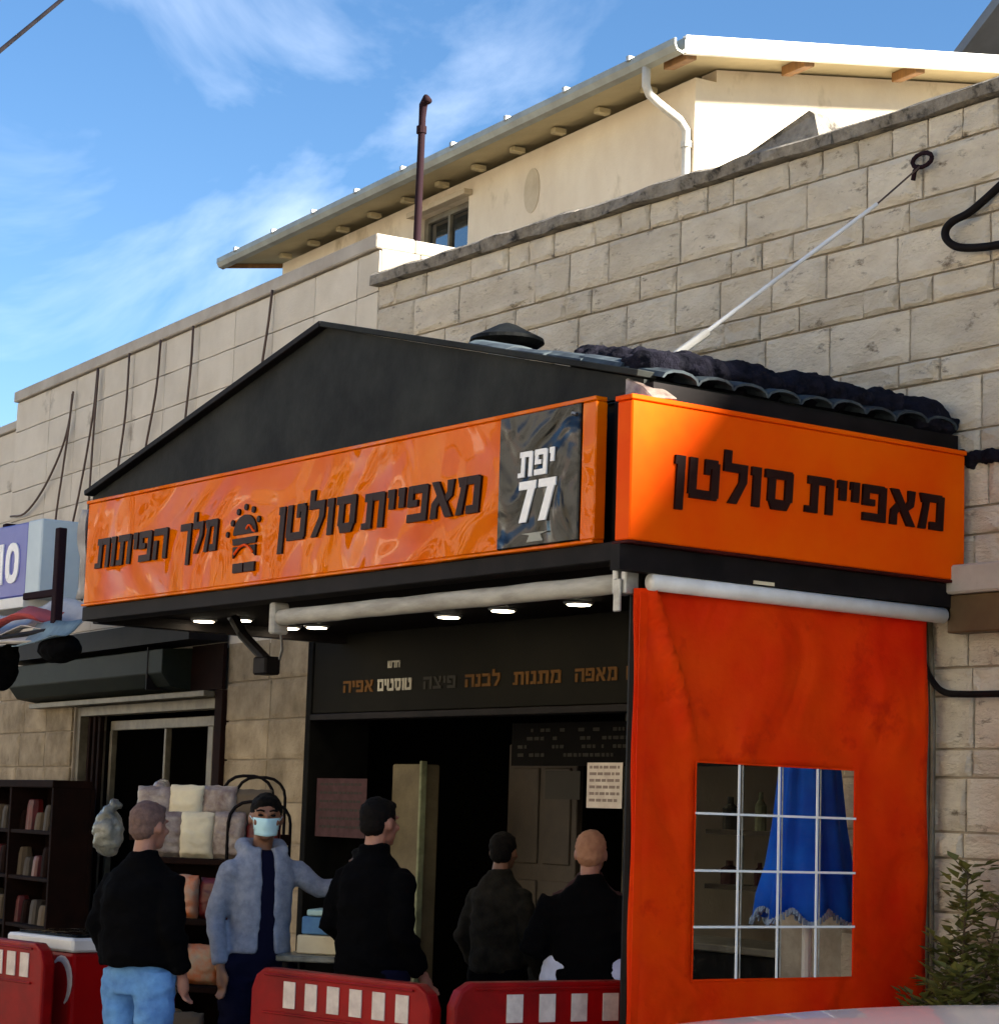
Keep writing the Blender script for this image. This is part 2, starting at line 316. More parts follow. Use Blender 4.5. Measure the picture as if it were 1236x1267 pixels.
def remesh(mb, name, m, parent, voxel=0.012, smooth=2, wrinkle=0.0, wscale=9.0, seed=0, loc=(0, 0, 0), rz=0.0, ratio=None, label=None):
    me = mb.mesh(name); o = bpy.data.objects.new(name, me); COL.objects.link(o)
    r = o.modifiers.new('r', 'REMESH'); r.mode = 'VOXEL'; r.voxel_size = voxel; r.use_smooth_shade = True
    if smooth:
        sm = o.modifiers.new('s', 'SMOOTH'); sm.factor = 0.5; sm.iterations = smooth
    if ratio:
        d = o.modifiers.new('d', 'DECIMATE'); d.ratio = ratio
    dg = bpy.context.evaluated_depsgraph_get(); ev = o.evaluated_get(dg)
    nm = bpy.data.meshes.new_from_object(ev); o.modifiers.clear(); old = o.data; o.data = nm; nm.name = name; bpy.data.meshes.remove(old)
    if wrinkle:
        norms = [v.normal.copy() for v in nm.vertices]
        for v, nn in zip(nm.vertices, norms):
            p = Vector((v.co.x*wscale, v.co.y*wscale, v.co.z*wscale*1.7 + seed))
            w = noise.noise(p) + 0.5*noise.noise(p*2.3)
            ridge = 1 - abs(noise.noise(Vector((v.co.x*wscale*0.7 + seed, v.co.y*wscale*0.7, v.co.z*wscale*1.4)))) * 2
            v.co += nn * wrinkle * (w + 0.6*ridge - 0.3)
    for p in nm.polygons: p.use_smooth = True
    nm.materials.clear(); nm.materials.append(m)
    o.parent = parent; o.location = loc; o.rotation_euler = (0, 0, rz)
    if label: o['label'] = label
    return o

# ------------------------------------------------------------------ glyphs (block letters, em height 1)
def ringo(w, t, n=20):
    P = lambda a, q: (w/2 + (w/2-q)*math.copysign(abs(math.cos(a))**.75, math.cos(a)), .5 + (.5-q)*math.copysign(abs(math.sin(a))**.75, math.sin(a)))
    return [[P(2*math.pi*i/n, 0), P(2*math.pi*(i+1)/n, 0), P(2*math.pi*(i+1)/n, t), P(2*math.pi*i/n, t)] for i in range(n)]
T, V = 0.22, 0.21          # thickness of horizontals / verticals
def rect(x0, x1, z0, z1): return [(x0, z0), (x1, z0), (x1, z1), (x0, z1)]
G = {
 'מ': (0.80, [rect(.30,.72,1-T,1), rect(.59,.80,0,.96), rect(.36,.70,0,T), [(.14,1),(.34,1),(.30,.62),(.22,0),(0,0),(.12,.62)], [(0,1),(.2,1),(.26,.74),(.08,.74)]]),
 'א': (0.82, [[(0,1),(.25,1),(.82,0),(.57,0)], [(.56,1),(.80,1),(.76,.56),(.58,.42),(.48,.55),(.58,.70)], [(.02,0),(.24,0),(.24,.30),(.38,.50),(.26,.66),(.04,.42)]]),
 'פ': (0.74, [rect(.0,.66,1-T,1), rect(.53,.74,0,.97), rect(.02,.72,0,T), rect(0,.20,.42,.92), rect(.10,.38,.42,.60)]),
 'י': (0.27, [rect(.06,.27,.45,1), rect(0,.15,1-T,1)]),
 'ת': (0.84, [rect(.06,.76,1-T,1), rect(.63,.84,0,.97), rect(.17,.38,0,.9), rect(0,.24,0,T*.8)]),
 'ס': (0.80, [rect(0,.77,1-T,1), rect(.59,.80,.22,.96), rect(.10,.31,.2,.9), [(.12,.26),(.22,0),(.66,0),(.78,.26)]]),
 'ו': (0.27, [rect(.06,.27,0,1), rect(0,.15,1-T,1)]),
 'ל': (0.66, [rect(0,.20,.80,1.32), rect(0,.62,1-T,1), [(.45,1),(.66,1),(.66,.55),(.40,0),(.16,0),(.45,.55)]]),
 'ט': (0.82, [rect(0,.21,.10,1), rect(.05,.78,0,T), rect(.61,.82,.06,.92), rect(.42,.76,1-T,1), rect(.42,.56,.62,.95)]),
 'ן': (0.27, [rect(.06,.27,-.33,1), rect(0,.15,1-T,1)]),
 'ך': (0.70, [rect(0,.66,1-T,1), rect(.49,.70,-.33,.97)]),
 'ה': (0.80, [rect(0,.75,1-T,1), rect(.59,.80,0,.97), rect(.03,.24,0,.62)]),
 'ם': (0.80, [rect(0,.80,1-T,1), rect(.59,.80,0,.97), rect(.06,.27,0,.9), rect(.07,.79,0,T)]),
 'ש': (0.96, [rect(0,.21,.1,1), rect(.75,.96,.1,1), rect(.03,.92,0,T), [(.39,1),(.58,1),(.50,.18),(.30,.18)]]),
 'ב': (0.74, [rect(.02,.62,1-T,1), rect(.47,.68,.1,.96), rect(0,.74,0,T)]),
 'נ': (0.44, [rect(.06,.40,1-T,1), rect(.22,.44,.05,.97), rect(0,.42,0,T)]),
 'צ': (0.76, [[(0,1),(.22,1),(.72,.1),(.50,.1)], rect(.0,.74,0,T), [(.54,1),(.76,1),(.72,.55),(.54,.42),(.46,.55),(.56,.66)]]),
 'ח': (0.80, [rect(0,.78,1-T,1), rect(.59,.80,0,.97), rect(.03,.24,0,.97)]),
 'ד': (0.70, [rect(0,.70,1-T,1), rect(.45,.66,0,.97)]),
 'ק': (0.78, [rect(0,.74,1-T,1), [(.57,1),(.78,1),(.78,.5),(.52,.05),(.32,.05),(.57,.5)], rect(.03,.23,-.30,.6)]),
 '7': (0.62, [rect(0,.62,1-.2,1), [(.36,.9),(.62,.95),(.34,0),(.08,0)]]),
 '1': (0.38, [rect(.16,.38,0,1), [(0,.72),(.2,1),(.3,1),(.3,.78),(.0,.6)]]),
 '0': (0.66, ringo(.66, .2)),
}
def word(txt, x0, x1, z0, h, name, m, parent, y=0.0, depth=0.012, shear=0.0, gap=0.12, loc=(0, 0, 0), rz=0.0, rtl=True):
    """one word as raised lettering in the XZ plane, filling x0..x1; read right to left, front towards -Y"""
    s = txt[::-1] if rtl else txt
    tot = sum(G[c][0] for c in s) + gap*(len(s)-1); k = (x1-x0)/tot; x = 0; mb = MB(); j = 0
    for c in s:
        w, polys = G[c]
        for p in polys:
            q = [(x0 + (x+a)*k + shear*b*h, z0 + b*h) for a, b in p]
            mb.prism(q, y - depth - 0.0004*(j % 7), y); j += 1
        x += w + gap
    return mb.build(name, m, parent, loc=loc, rz=rz)

# ------------------------------------------------------------------ ground, road, pavements
def struct(o): o['kind'] = 'structure'; return o
g = MB(); g.box(-400, 400, -400, 400, -1.2, -0.16); struct(g.build('ground', mat('bare_ground', (0.16, 0.14, 0.11), 0.95, col2=(0.12, 0.10, 0.08), nscale=0.5)))
r = MB(); r.box(-60, 60, -11.5, -2.05, -0.158, -0.13); struct(r.build('road', m_asph))
k = MB(); k.box(-60, 60, -1.9, 6.0, -0.157, -0.002); pv = struct(k.build('pavement', m_mortar2))
k = MB(); k.box(-60, 60, -14.0, -11.65, -0.157, 0.0); pv2 = struct(k.build('far_pavement', m_pave))
me = MB().box(-0.49, 0.49, 0, 0.148, -0.15, 0.006).mesh('kerb_stone', 0.012); me.materials.append(m_kerb)
for i in range(18): inst('kerb_stone', me, pv, (-9.5 + i, -2.048, 0))
kb = MB(); kb.box(-60, -10.02, -2.05, -1.9, -0.15, 0.004); kb.box(8.02, 60, -2.05, -1.9, -0.15, 0.004); kb.build('kerb_run', m_kerb, pv, kind='stuff')
kb = MB(); kb.box(-60, 60, -11.65, -11.5, -0.15, 0.004); kb.build('kerb_run', m_kerb, pv2, kind='stuff')
me = MB().box(-0.195, 0.195, -0.195, 0.195, -0.03, 0.0).mesh('paving_slab', 0.004); me.materials.append(m_pave)
for i in range(27):
    for j in range(9): inst('paving_slab', me, pv, (-8.6 + i*0.4, -1.69 + j*0.4, 0.004 + rnd.uniform(-.001, .001)))
ln = MB()
for i in range(12): ln.box(-40+i*7, -37+i*7, -6.9, -6.78, -0.129, -0.126)
struct(ln.build('lane_marking', m_line))

# ------------------------------------------------------------------ stone walls
def unit_stone(seed, bulge=1.0):
    """unit block, x and z in -.5...5, drafted margin round a rough raised face; back at y=0, front near y=-1"""
    rr = random.Random(seed); nx, nz = 7, 5; vs = []; fs = []
    xs = [-.5, -.44, -.25, 0, .25, .44, .5]; zs = [-.5, -.38, 0, .38, .5]
    for j, z in enumerate(zs):
        for i, x in enumerate(xs):
            edge = i in (0, nx-1) or j in (0, nz-1)
            y = -0.55 if edge else -0.62 - bulge*rr.uniform(0.0, 0.5)
            jx = 0 if edge else rr.uniform(-.03, .03); jz = 0 if edge else rr.uniform(-.05, .05)
            ex = rr.uniform(-.006, .006) if edge else 0
            vs.append((x+jx+ex, y, z+jz+ex))
    fs = [(j*nx+i, j*nx+i+1, (j+1)*nx+i+1, (j+1)*nx+i) for j in range(nz-1) for i in range(nx-1)]
    ring = [i for i in range(nx)] + [j*nx+nx-1 for j in range(1, nz)] + [(nz-1)*nx+i for i in range(nx-2, -1, -1)] + [j*nx for j in range(nz-2, 0, -1)]
    b = len(vs)
    for i in ring: vs.append((vs[i][0], 0, vs[i][2]))
    n = len(ring); fs += [(ring[i], b+i, b+(i+1) % n, ring[(i+1) % n]) for i in range(n)]
    mb = MB().add(vs, fs); return mb.mesh('stone_block')
stones = [unit_stone(s) for s in range(12)]
for s in stones: s.materials.append(m_stone)
flat = [unit_stone(40+s, 0.12) for s in range(5)]
for s in flat: s.materials.append(m_stone2)
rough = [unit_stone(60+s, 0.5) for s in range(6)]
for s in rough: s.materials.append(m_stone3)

# --- right building: rubble-faced wall with coping ---------------------------------------------
WY = 1.93
SB = thing('stone_building', 'long low building of rough beige stone blocks with a dark weathered coping', 'building', (0, WY, 0))
OPL, OPR, OPT = -5.18, -1.2, 2.34
c = MB(); c.box(-5.18, 9.0, 0.012, 0.30, 2.34, 5.17); c.box(OPR, 9.0, 0.012, 0.30, 0, 2.34)
c.box(8.7, 9.0, 0.3, 8.5, 0, 5.17); c.build('wall', m_mortar, SB)
cp = MB()
x = -5.2
segs = []
while x < 9.05:
    w = rnd.uniform(0.8, 1.3); e = min(x + w, 9.1); segs.append((x, e)); x = e + 0.006
for a, b in segs:
    mb = MB(); n = 7; m_ = []
    for i in range(n):
        xx = a + (b-a)*i/(n-1); j = rnd.uniform(-.012, .012)
        m_.append([(xx, -0.06+rnd.uniform(-.012, .012), 5.172+rnd.uniform(-.006, .012)), (xx, -0.07+rnd.uniform(-.012, .012), 5.235+j), (xx, -0.03, 5.262+j), (xx, 0.34, 5.255), (xx, 0.34, 5.172)])
    vs = [p for s_ in m_ for p in s_]
    fs = [(i*5+k, i*5+(k+1) % 5, (i+1)*5+(k+1) % 5, (i+1)*5+k) for i in range(n-1) for k in range(5)] + [(4, 3, 2, 1, 0), tuple((n-1)*5+k for k in range(5))]
    mb.add(vs, fs); mb.build('coping_stone', m_coping, SB)
rf = MB(); rf.box(-5.18, 8.7, 0.3, 2.4, 4.85, 4.95); rf.build('flat_roof', m_coping, SB)
rows = [5.172, 5.016, 4.766, 4.612, 4.372, 4.228, 3.958, 3.838, 3.575, 3.45, 3.205, 3.072, 2.83, 2.70, 2.449, 2.315, 2.067, 1.934, 1.681, 1.56, 1.31, 1.18, .93, .80, .55, .42, .17, .04]
meas = {0: [-5.17,-4.95,-4.6,-4.1,-3.7,-3.49,-3.24,-2.84,-2.6,-2.34,-2.1,-1.85,-1.64,-1.2,-.95,-.69,-.45,-.21,0.02,.25],
        1: [-5.17,-4.73,-4.22,-3.42,-3.08,-2.71,-2.07,-1.53,-1.06,-.62,-.24,.3], 2: [-5.17,-4.8,-4.37,-3.92,-3.61,-3.11,-2.86,-2.42,-2.1,-1.64,-1.4,-1.16,-.65,-.33,.1],
        3: [-5.17,-4.6,-3.9,-3.38,-2.98,-2.53,-2.1,-1.73,-1.32,-.91,-.41,.2], 4: [-5.17,-4.3,-3.7,-3.2,-2.8,-2.4,-2.0,-1.68,-1.41,-1.11,-.64,-.39,-.17,.22],
        5: [-2.6,-1.9,-1.36,-.88,-.32,.28], 6: [-1.7,-1.2,-.8,-.39,-.12,.3]}
def put_stones(parent, lib, x0, x1, z0, z1, depth, cuts=None, big=(0.42, 0.68), small=(0.24, 0.46), j=0.006, rr=rnd, out=0.0):
    h = z1 - z0; pts = list(cuts) if cuts else [x0]
    while pts[-1] < x1 - 0.12:
        w = rr.uniform(*(big if h > 0.2 else small)); pts.append(min(pts[-1]+w, x1))
    for a, b in zip(pts, pts[1:]):
        if b - a < 0.05: continue
        o = inst('stone_block', rr.choice(lib), parent, ((a+b)/2, 0.012 + out, (z0+z1)/2), (b-a-j*2, depth*rr.uniform(.85, 1.15), h-j*2))
count = 0
for i, (zt, zb) in enumerate(zip(rows, rows[1:])):
    if zb > 3.3:
        put_stones(SB, stones, -5.17, 1.3, zb, zt, 0.042, meas.get(i))
    elif zb > 2.85: put_stones(SB, stones, -0.9, 1.3, zb, zt, 0.042, [-0.9, -0.3 + rnd.uniform(-.1, .1)])
    else: put_stones(SB, stones, -0.75, 1.1, zb, zt, 0.042, [-0.75, -0.17, rnd.uniform(.0, .12), .25 + rnd.uniform(-.03, .2)])
far = MB()
for i, (zt, zb) in enumerate(zip(rows, rows[1:])):
    x = 1.34 if zb > 2.85 else 1.14
    while x < 8.9:
        w = rnd.uniform(.3, .65); e = min(x+w, 8.98); far.box(x+.006, e-.006, -.025, .012, zb+.006, zt-.006); x = e
far.build('far_stone_facing', m_stone, SB, kind='stuff')

# --- left building: smooth slab facade, slightly turned ------------------------------------------
LRZ = R_(-5.58)
LB = thing('slab_clad_building', 'smooth beige slab building with a pale cap, left of the rough stone wall', 'building', (-5.18, WY, 0), LRZ)
c = MB(); c.box(-7.45, 0, 0.012, 0.3, 2.9, 5.44); c.box(-2.2, -0.52, 0.012, 0.3, 0, 2.9); c.box(-7.45, -5.42, 0.012, 0.3, 0, 2.9); c.box(-5.42, -2.2, 0.012, 0.3, 2.52, 2.9)
c.box(-0.52, 0.0, 0.012, 0.3, 2.34, 2.9)
c.box(-7.45, -7.2, 0.3, 4, 0, 5.44); c.build('wall', m_mortar2, LB)
c = MB(); c.box(-7.46, 0.0, -0.035, 0.26, 5.44, 5.54); c.build('parapet_cap', m_cap, LB, bevel=0.008)
c = MB(); c.box(-0.26, -0.006, 0.31, 0.78, 4.6, 5.44); c.build('parapet_return', m_cap, LB, bevel=0.006)
c = MB(); c.box(-0.28, 0.0, 0.262, 0.80, 5.442, 5.535); c.build('parapet_cap', m_cap, LB, bevel=0.008)
c = MB(); c.box(-7.2, -0.1, 0.3, 2.3, 4.75, 4.85); c.build('flat_roof', m_coping, LB)
z = 5.43; row = 0
while z > 2.95:
    h = 0.286
    xs = [0.0, -.32] + [-.98 - .69*i for i in range(0, 9)] + [-7.44]
    for a, b in zip(xs, xs[1:]):
        if b > a or a - b < .05: continue
        inst('facing_slab', rnd.choice(flat), LB, ((a+b)/2, 0.012, z-h/2), (a-b-.008, .03, h-.008))
    z -= h
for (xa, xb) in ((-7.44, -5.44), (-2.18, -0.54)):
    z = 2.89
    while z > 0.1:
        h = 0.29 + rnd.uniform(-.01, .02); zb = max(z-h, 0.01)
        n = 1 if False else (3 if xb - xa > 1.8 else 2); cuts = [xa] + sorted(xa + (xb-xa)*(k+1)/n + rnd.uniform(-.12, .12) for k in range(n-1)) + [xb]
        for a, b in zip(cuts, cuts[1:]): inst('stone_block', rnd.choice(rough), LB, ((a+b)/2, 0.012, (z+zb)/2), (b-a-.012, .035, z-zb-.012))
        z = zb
# doorway of the left shop
d = MB()
for (a, b, z0, z1) in ((-5.42, -5.34, 0, 2.5), (-2.3, -2.2, 0, 2.5), (-5.34, -2.3, 2.42, 2.5)): d.box(a, b, 0.03, 0.14, z0, z1)
d.build('door_frame', m_frame, LB, bevel=0.004)
d = MB(); d.box(-4.95, -2.55, 0.16, 0.2, 2.30, 2.38); d.box(-2.88, -2.78, 0.155, 0.205, 0, 2.30); d.box(-4.95, -4.9, 0.155, 0.205, 0, 2.30); d.box(-3.75, -3.71, 0.155, 0.205, 0, 2.3)
d.build('window_frame', m_frame, LB, bevel=0.004)
for a, b in ((-2.78, -2.32),):
    d = MB(); d.box(a, b, 0.175, 0.18, 0.05, 2.30); d.build('pane', m_glass, LB)
for a in (-5.28, -5.16, -5.04):
    d = MB(); d.box(a, a+.05, 0.08, 0.12, 0, 2.42); d.build('door_strip', m_rack, LB, bevel=0.004)
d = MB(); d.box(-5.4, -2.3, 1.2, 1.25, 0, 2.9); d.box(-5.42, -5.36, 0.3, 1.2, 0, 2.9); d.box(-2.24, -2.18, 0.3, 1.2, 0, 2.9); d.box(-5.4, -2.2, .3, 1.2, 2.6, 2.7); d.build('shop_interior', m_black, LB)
d = MB(); d.box(-2.95, -2.65, 0.6, 0.66, 0.9, 2.2); d.build('pale_wall_poster', m_boxc, LB, bevel=.004)
d = MB(); d.box(-2.60, -2.34, 0.5, 0.55, 1.3, 2.2); d.build('hanging_bag', m_bluew, LB, bevel=.01)
# roller shutter housing
SH = thing('shutter_box', 'dark green metal roller shutter box over the left shop doorway', 'shutter', (-5.18, WY, 0), LRZ)
d = MB(); d.prism([(-0.02, 2.55), (-.22, 2.58), (-.30, 2.68), (-.30, 2.86), (-0.02, 2.88)], -6.3, -2.75, 'x'); d.build('housing', m_green, SH, bevel=0.006)
d = MB(); d.box(-6.25, -2.35, -0.12, -0.03, 2.50, 2.545); d.build('guide_rail', m_frame, SH, bevel=0.004)
d = MB(); d.box(-3.05, -3.03, -.305, -.02, 2.56, 2.885); d.build('end_plate', m_trim, SH, bevel=0.002)
d = MB(); d.box(-6.6, -2.16, -.34, -.03, 2.90, 3.06); d.build('shade_board', m_trim, LB)  # dark board added for the shade above the shutter box, under the canopy
d = MB(); d.box(-2.745, -2.16, -.06, -.03, 2.55, 2.89); d.build('shade_panel', m_rack, LB)  # dark sheet on the wall, shade beside the shutter box put into colour
d = MB(); d.box(-2.30, -2.165, -.05, .02, 0.0, 2.545); d.build('door_jamb', m_rack, LB, bevel=.004)

# neighbour further left
NB = thing('stepped_neighbour_building', 'lower stone building at the left edge, beyond the slab clad facade', 'building', (-5.18 - 7.45*math.cos(LRZ), WY - 7.45*math.sin(LRZ)*-1*-1, 0), LRZ)
NB.location = (-5.18 - 7.46*math.cos(-LRZ), WY + 7.46*math.sin(-LRZ), 0)
d = MB(); d.box(-8, 0, 0.10, 0.4, 0, 5.22); d.build('wall', m_mortar2, NB)
d = MB(); d.box(-8, 0, 0.05, 0.42, 5.22, 5.30); d.build('parapet_cap', m_cap, NB, bevel=0.008)
z = 5.21
while z > 0.2:
    for i in range(4):
        a = -i*.85
        inst('facing_slab', rnd.choice(flat), NB, (a-.425, 0.10, z-.145), (.84, .03, .282))
    z -= .29

# ------------------------------------------------------------------ cream house behind
HRZ = R_(-5.65)
CH = thing('cream_house', 'cream rendered house with a low pitched overhanging roof, standing behind the stone walls', 'house', (-5.186, 4.563, 0), HRZ)
SL = 0.152
EZ = 7.5
# walls
d = MB(); d.box(-8.05, -5.02, 0.45, 0.65, 0, 7.44); d.box(-4.05, -0.5, 0.45, 0.65, 0, 7.44); d.box(-5.02, -4.05, 0.45, 0.65, 0, 6.55); d.box(-5.02, -4.05, 0.45, 0.65, 7.28, 7.44)
d.build('front_wall', m_cream, CH)
d = MB(); d.prism([(0.65, 0), (7.9, 0), (7.9, 7.44+7.9*SL), (0.65, 7.44+.65*SL)], -0.7, -0.5, 'x'); d.build('side_wall', m_cream, CH)
d = MB(); d.prism([(0.65, 0), (7.9, 0), (7.9, 7.44+7.9*SL), (0.65, 7.44+.65*SL)], -8.05, -7.85, 'x'); d.box(-7.85, -.7, 7.7, 7.9, 0, 8.5); d.build('rear_walls', m_cream, CH)
# roof
def slopebox(x0, x1, y0, y1, t0, t1):  # t above the eave plane
    return [(x0, y0, EZ+y0*SL+t0), (x0, y0, EZ+y0*SL+t1), (x0, y1, EZ+y1*SL+t0), (x0, y1, EZ+y1*SL+t1), (x1, y0, EZ+y0*SL+t0), (x1, y0, EZ+y0*SL+t1), (x1, y1, EZ+y1*SL+t0), (x1, y1, EZ+y1*SL+t1)]
BF = [(0,1,3,2),(4,6,7,5),(0,4,5,1),(2,3,7,6),(0,2,6,4),(1,5,7,3)]
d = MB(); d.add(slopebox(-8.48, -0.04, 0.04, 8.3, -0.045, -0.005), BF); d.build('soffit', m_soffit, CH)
d = MB(); d.add(slopebox(-8.52, 0.0, 0.0, 8.35, 0.0, 0.03), BF); d.build('roof', m_gutter, CH)
d = MB(); d.add(slopebox(-0.035, 0.012, 0.0, 8.35, -0.10, 0.045), BF); d.build('fascia_board', m_white, CH, bevel=0.004)
d = MB(); d.add(slopebox(-8.53, -8.49, 0.0, 8.35, -0.09, 0.045), BF); d.build('fascia_board', m_wood, CH, bevel=0.004)
gt = [(-0.11, 0.0), (-0.11, -.05), (-.085, -.095), (-.03, -.11), (0.0, -.08), (0.0, 0.0), (-.015, 0.0), (-.015, -.07), (-.04, -.09), (-.08, -.08), (-.095, -.045), (-.095, 0)]
d = MB(); d.prism([(a, EZ+b) for a, b in gt], -8.52, 0.02, 'x'); d.build('gutter', m_gutter, CH)
me = MB().box(-.02, .02, -.125, .01, -.02, .028).mesh('gutter_clip', .004); me.materials.append(m_metal)
for i in range(9): inst('gutter_clip', me, CH, (-0.6 - i*.93, 0.0, EZ))
for i in range(6):
    y0 = 0.05 + i*1.12
    d = MB(); d.add(slopebox(-0.36, -0.06, y0, y0+.10, -0.125, -0.046), BF); d.build('rafter_end', m_wood, CH, bevel=0.005)
for i in range(11):
    x0 = -1.1 - i*.68
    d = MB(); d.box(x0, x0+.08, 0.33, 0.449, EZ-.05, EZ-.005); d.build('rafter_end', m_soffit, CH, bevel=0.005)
# window in the front wall
wn = MB()
for (a, b, z0, z1) in ((-5.02, -4.95, 6.55, 7.28), (-4.12, -4.05, 6.55, 7.28), (-4.95, -4.12, 6.55, 6.60), (-4.95, -4.12, 7.22, 7.28), (-4.56, -4.52, 6.6, 7.22)): wn.box(a, b, 0.52, 0.58, z0, z1)
wo_ = wn.build('window', m_frame, CH, bevel=0.004)
d = MB(); d.box(-4.95, -4.12, 0.55, 0.555, 6.6, 7.22); d.build('pane', m_carglass, wo_)
d = MB(); d.box(-5.10, -3.98, 0.36, 0.448, 7.28, 7.33); d.build('lintel', m_stain, CH, bevel=.004)
# oval patch on plaster
d = MB(); d.prism([(-2.93+.13*math.cos(a*math.pi/10), 7.08+.20*math.sin(a*math.pi/10)) for a in range(20)], .444, .45); d.build('plaster_patch', m_stain, CH, label='oval tan patch on the cream wall')
# swan-neck downpipe at the corner
d = MB(); d.tube([(-0.44, -.05, EZ-.09), (-0.44, -.05, EZ-.24), (-0.45, -.01, EZ-.30), (-.47, .08, EZ-.34), (-.52, .32, EZ-.42), (-.545, .40, EZ-.48), (-.55, .41, EZ-.58), (-.55, .41, EZ-.9), (-.55, .41, 4.9)], 0.034, 12); d.build('downpipe', m_pvc, CH, smooth=True)
for z in (EZ-.62, EZ-1.2): 
    d = MB(); d.cyl((-.55, .41, z), (-.55, .41, z+.05), .044, 12); d.build('pipe_clamp', m_pvc, CH)

# far roof, top right
FR = thing('grey_roofed_house', 'distant grey sheet roof showing above the cream house at the top right', 'house', (-11, 16, 0), R_(-10))
d = MB(); d.box(-3.4, 5, 0.4, 8, 0, 11.2); d.build('wall', m_cream, FR)
d = MB(); d.prism([(-4.2, 11.0), (2.2, 14.6), (8.6, 11.0), (8.6, 10.85), (2.2, 14.4), (-4.2, 10.85)], -0.3, 8.4); d.build('roof', m_roofb, FR)
d = MB(); d.prism([(-3.4, 11.2), (2.2, 14.35), (7.8, 11.2)], 0.4, .6); d.build('gable', m_roofb, FR)
d = MB(); d.box(-0.1, 0.1, -.02, .02, 11.2, 12.4); d.build('gable_vent', m_trim, FR)

# rusty pole rising behind the parapet
PO = thing('iron_vent_pole', 'tall rusty iron pole with a hooked top beside the small cream house window', 'pole', (-5.33, 2.32, 0))
d = MB(); d.tube([(0, 0, 4.85), (-.005, 0, 5.6), (0.004, 0, 6.46), (0.01, 0, 6.55), (.05, 0, 6.59), (.075, 0, 6.56)], [.027, .027, .025, .03, .03, .026], 10); d.build('pole', m_rust, PO, smooth=True)
for z in (5.5, 6.35): d = MB(); d.cyl((0, 0, z), (0, 0, z+.05), .036, 12); d.build('collar', m_rust, PO)

# hanging roof sheet fin on the coping
FI = MB(); 
FI.add([(-1.75, 1.96, 5.255), (-1.12, 1.98, 5.44), (-1.10, 2.0, 5.42), (-1.02, 1.96, 5.27), (-1.7, 2.25, 5.25), (-1.10, 2.12, 5.43), (-1.0, 2.25, 5.25)], [(0, 3, 2, 1), (0, 1, 5, 4), (1, 2, 5), (2, 3, 6, 5), (0, 4, 6, 3), (4, 5, 6)])
tag(FI.build('roofing_sheet', m_coping), 'grey curled roofing felt sheet peaking above the coping, below the cream soffit', 'roofing sheet')

# ------------------------------------------------------------------ kiosk canopy
KX0, KX1 = -5.33, -0.03
KI = thing('kiosk_canopy', 'projecting kiosk canopy with black gabled front and dark tiled roof, built onto the stone wall', 'canopy', (0, 0, 0))
AP = (-2.65, 4.20)
d = MB(); d.prism([(KX0, 3.50), (KX1, 3.50), (KX1, 3.565), AP, (KX0, 3.555)], 0.0, 0.03); d.build('gable_cladding', m_clad, KI)
def rake(p, q, w, name, m, y0=-0.05, y1=0.06):
    dx, dz = q[0]-p[0], q[1]-p[1]; L = math.hypot(dx, dz); nx, nz = -dz/L, dx/L
    if nz < 0: nx, nz = -nx, -nz
    d = MB(); d.prism([p, q, (q[0]+nx*w, q[1]+nz*w), (p[0]+nx*w, p[1]+nz*w)], y0, y1); return d.build(name, m, KI, bevel=0.004)
rake((KX0-.02, 3.56), (AP[0], AP[1]), 0.035, 'rake_trim', m_trim); rake(AP, (KX1+.01, 3.57), 0.03, 'rake_trim', m_clad)
# panel seams on the gable
for x in ():
    zt = 3.56 + (4.2-3.56)*(1-abs(x+2.65)/2.65)
    d = MB(); d.box(x, x+.012, -.006, 0.0, 3.5, zt); d.build('seam_strip', m_clad, KI)
# roof slopes
d = MB(); d.add([(KX0-.02, 0.06, 3.56), (AP[0], 0.06, 4.20), (AP[0], 1.86, 4.20), (KX0-.02, 1.86, 3.56), (KX0-.02, 0.06, 3.53), (AP[0], 0.06, 4.17), (AP[0], 1.86, 4.17), (KX0-.02, 1.86, 3.53)], [(0,1,2,3),(4,7,6,5),(0,4,5,1),(1,5,6,2),(2,6,7,3),(3,7,4,0)])
d.add([(KX1, 0.06, 3.57), (AP[0], 0.06, 4.20), (AP[0], 1.86, 4.20), (KX1, 1.86, 3.57), (KX1, 0.06, 3.54), (AP[0], 0.06, 4.17), (AP[0], 1.86, 4.17), (KX1, 1.86, 3.54)], [(0,1,2,3),(4,7,6,5),(0,4,5,1),(1,5,6,2),(2,6,7,3),(3,7,4,0)])
d.build('roof', m_clad, KI)
# curved tiles at the right eave
ang = math.atan2(4.20-3.57, 2.62)
tl = MB(); vs = []; n = 7
for xx, r0 in ((0, .095), (-.34, .080)):
    for th in (0.012, 0):
        for k in range(n):
            a = math.pi*k/(n-1); vs.append((xx, -math.cos(a)*(r0+th), math.sin(a)*(r0*.38+th)))
fs = []
for k in range(n-1):
    fs += [(k, k+1, 2*n+k+1, 2*n+k), (n+k, 3*n+k, 3*n+k+1, n+k+1), (k, n+k, n+k+1, k+1), (2*n+k, 2*n+k+1, 3*n+k+1, 3*n+k)]
fs += [(0, 2*n, 3*n, n), (n-1, 2*n-1, 4*n-1, 3*n-1)]
tl.add(vs, fs); tme = tl.mesh('roof_tile'); tme.materials.append(m_tile)
for rr_ in range(5):
    for i in range(9):
        x = 0.05 - rr_*.30*math.cos(ang)
        inst('roof_tile', tme, KI, (x, 0.14 + i*.202, 3.545 + rr_*.30*math.sin(ang) + .018 + rnd.uniform(-.004, .012)), (1, 1, 1), (rnd.uniform(-.05, .05), ang + rnd.uniform(-.02, .03), rnd.uniform(-.04, .04)))
d = MB(); d.box(-.08, 0.035, 0.0, 1.88, 3.475, 3.545); d.build('eave_board', m_trim, KI)
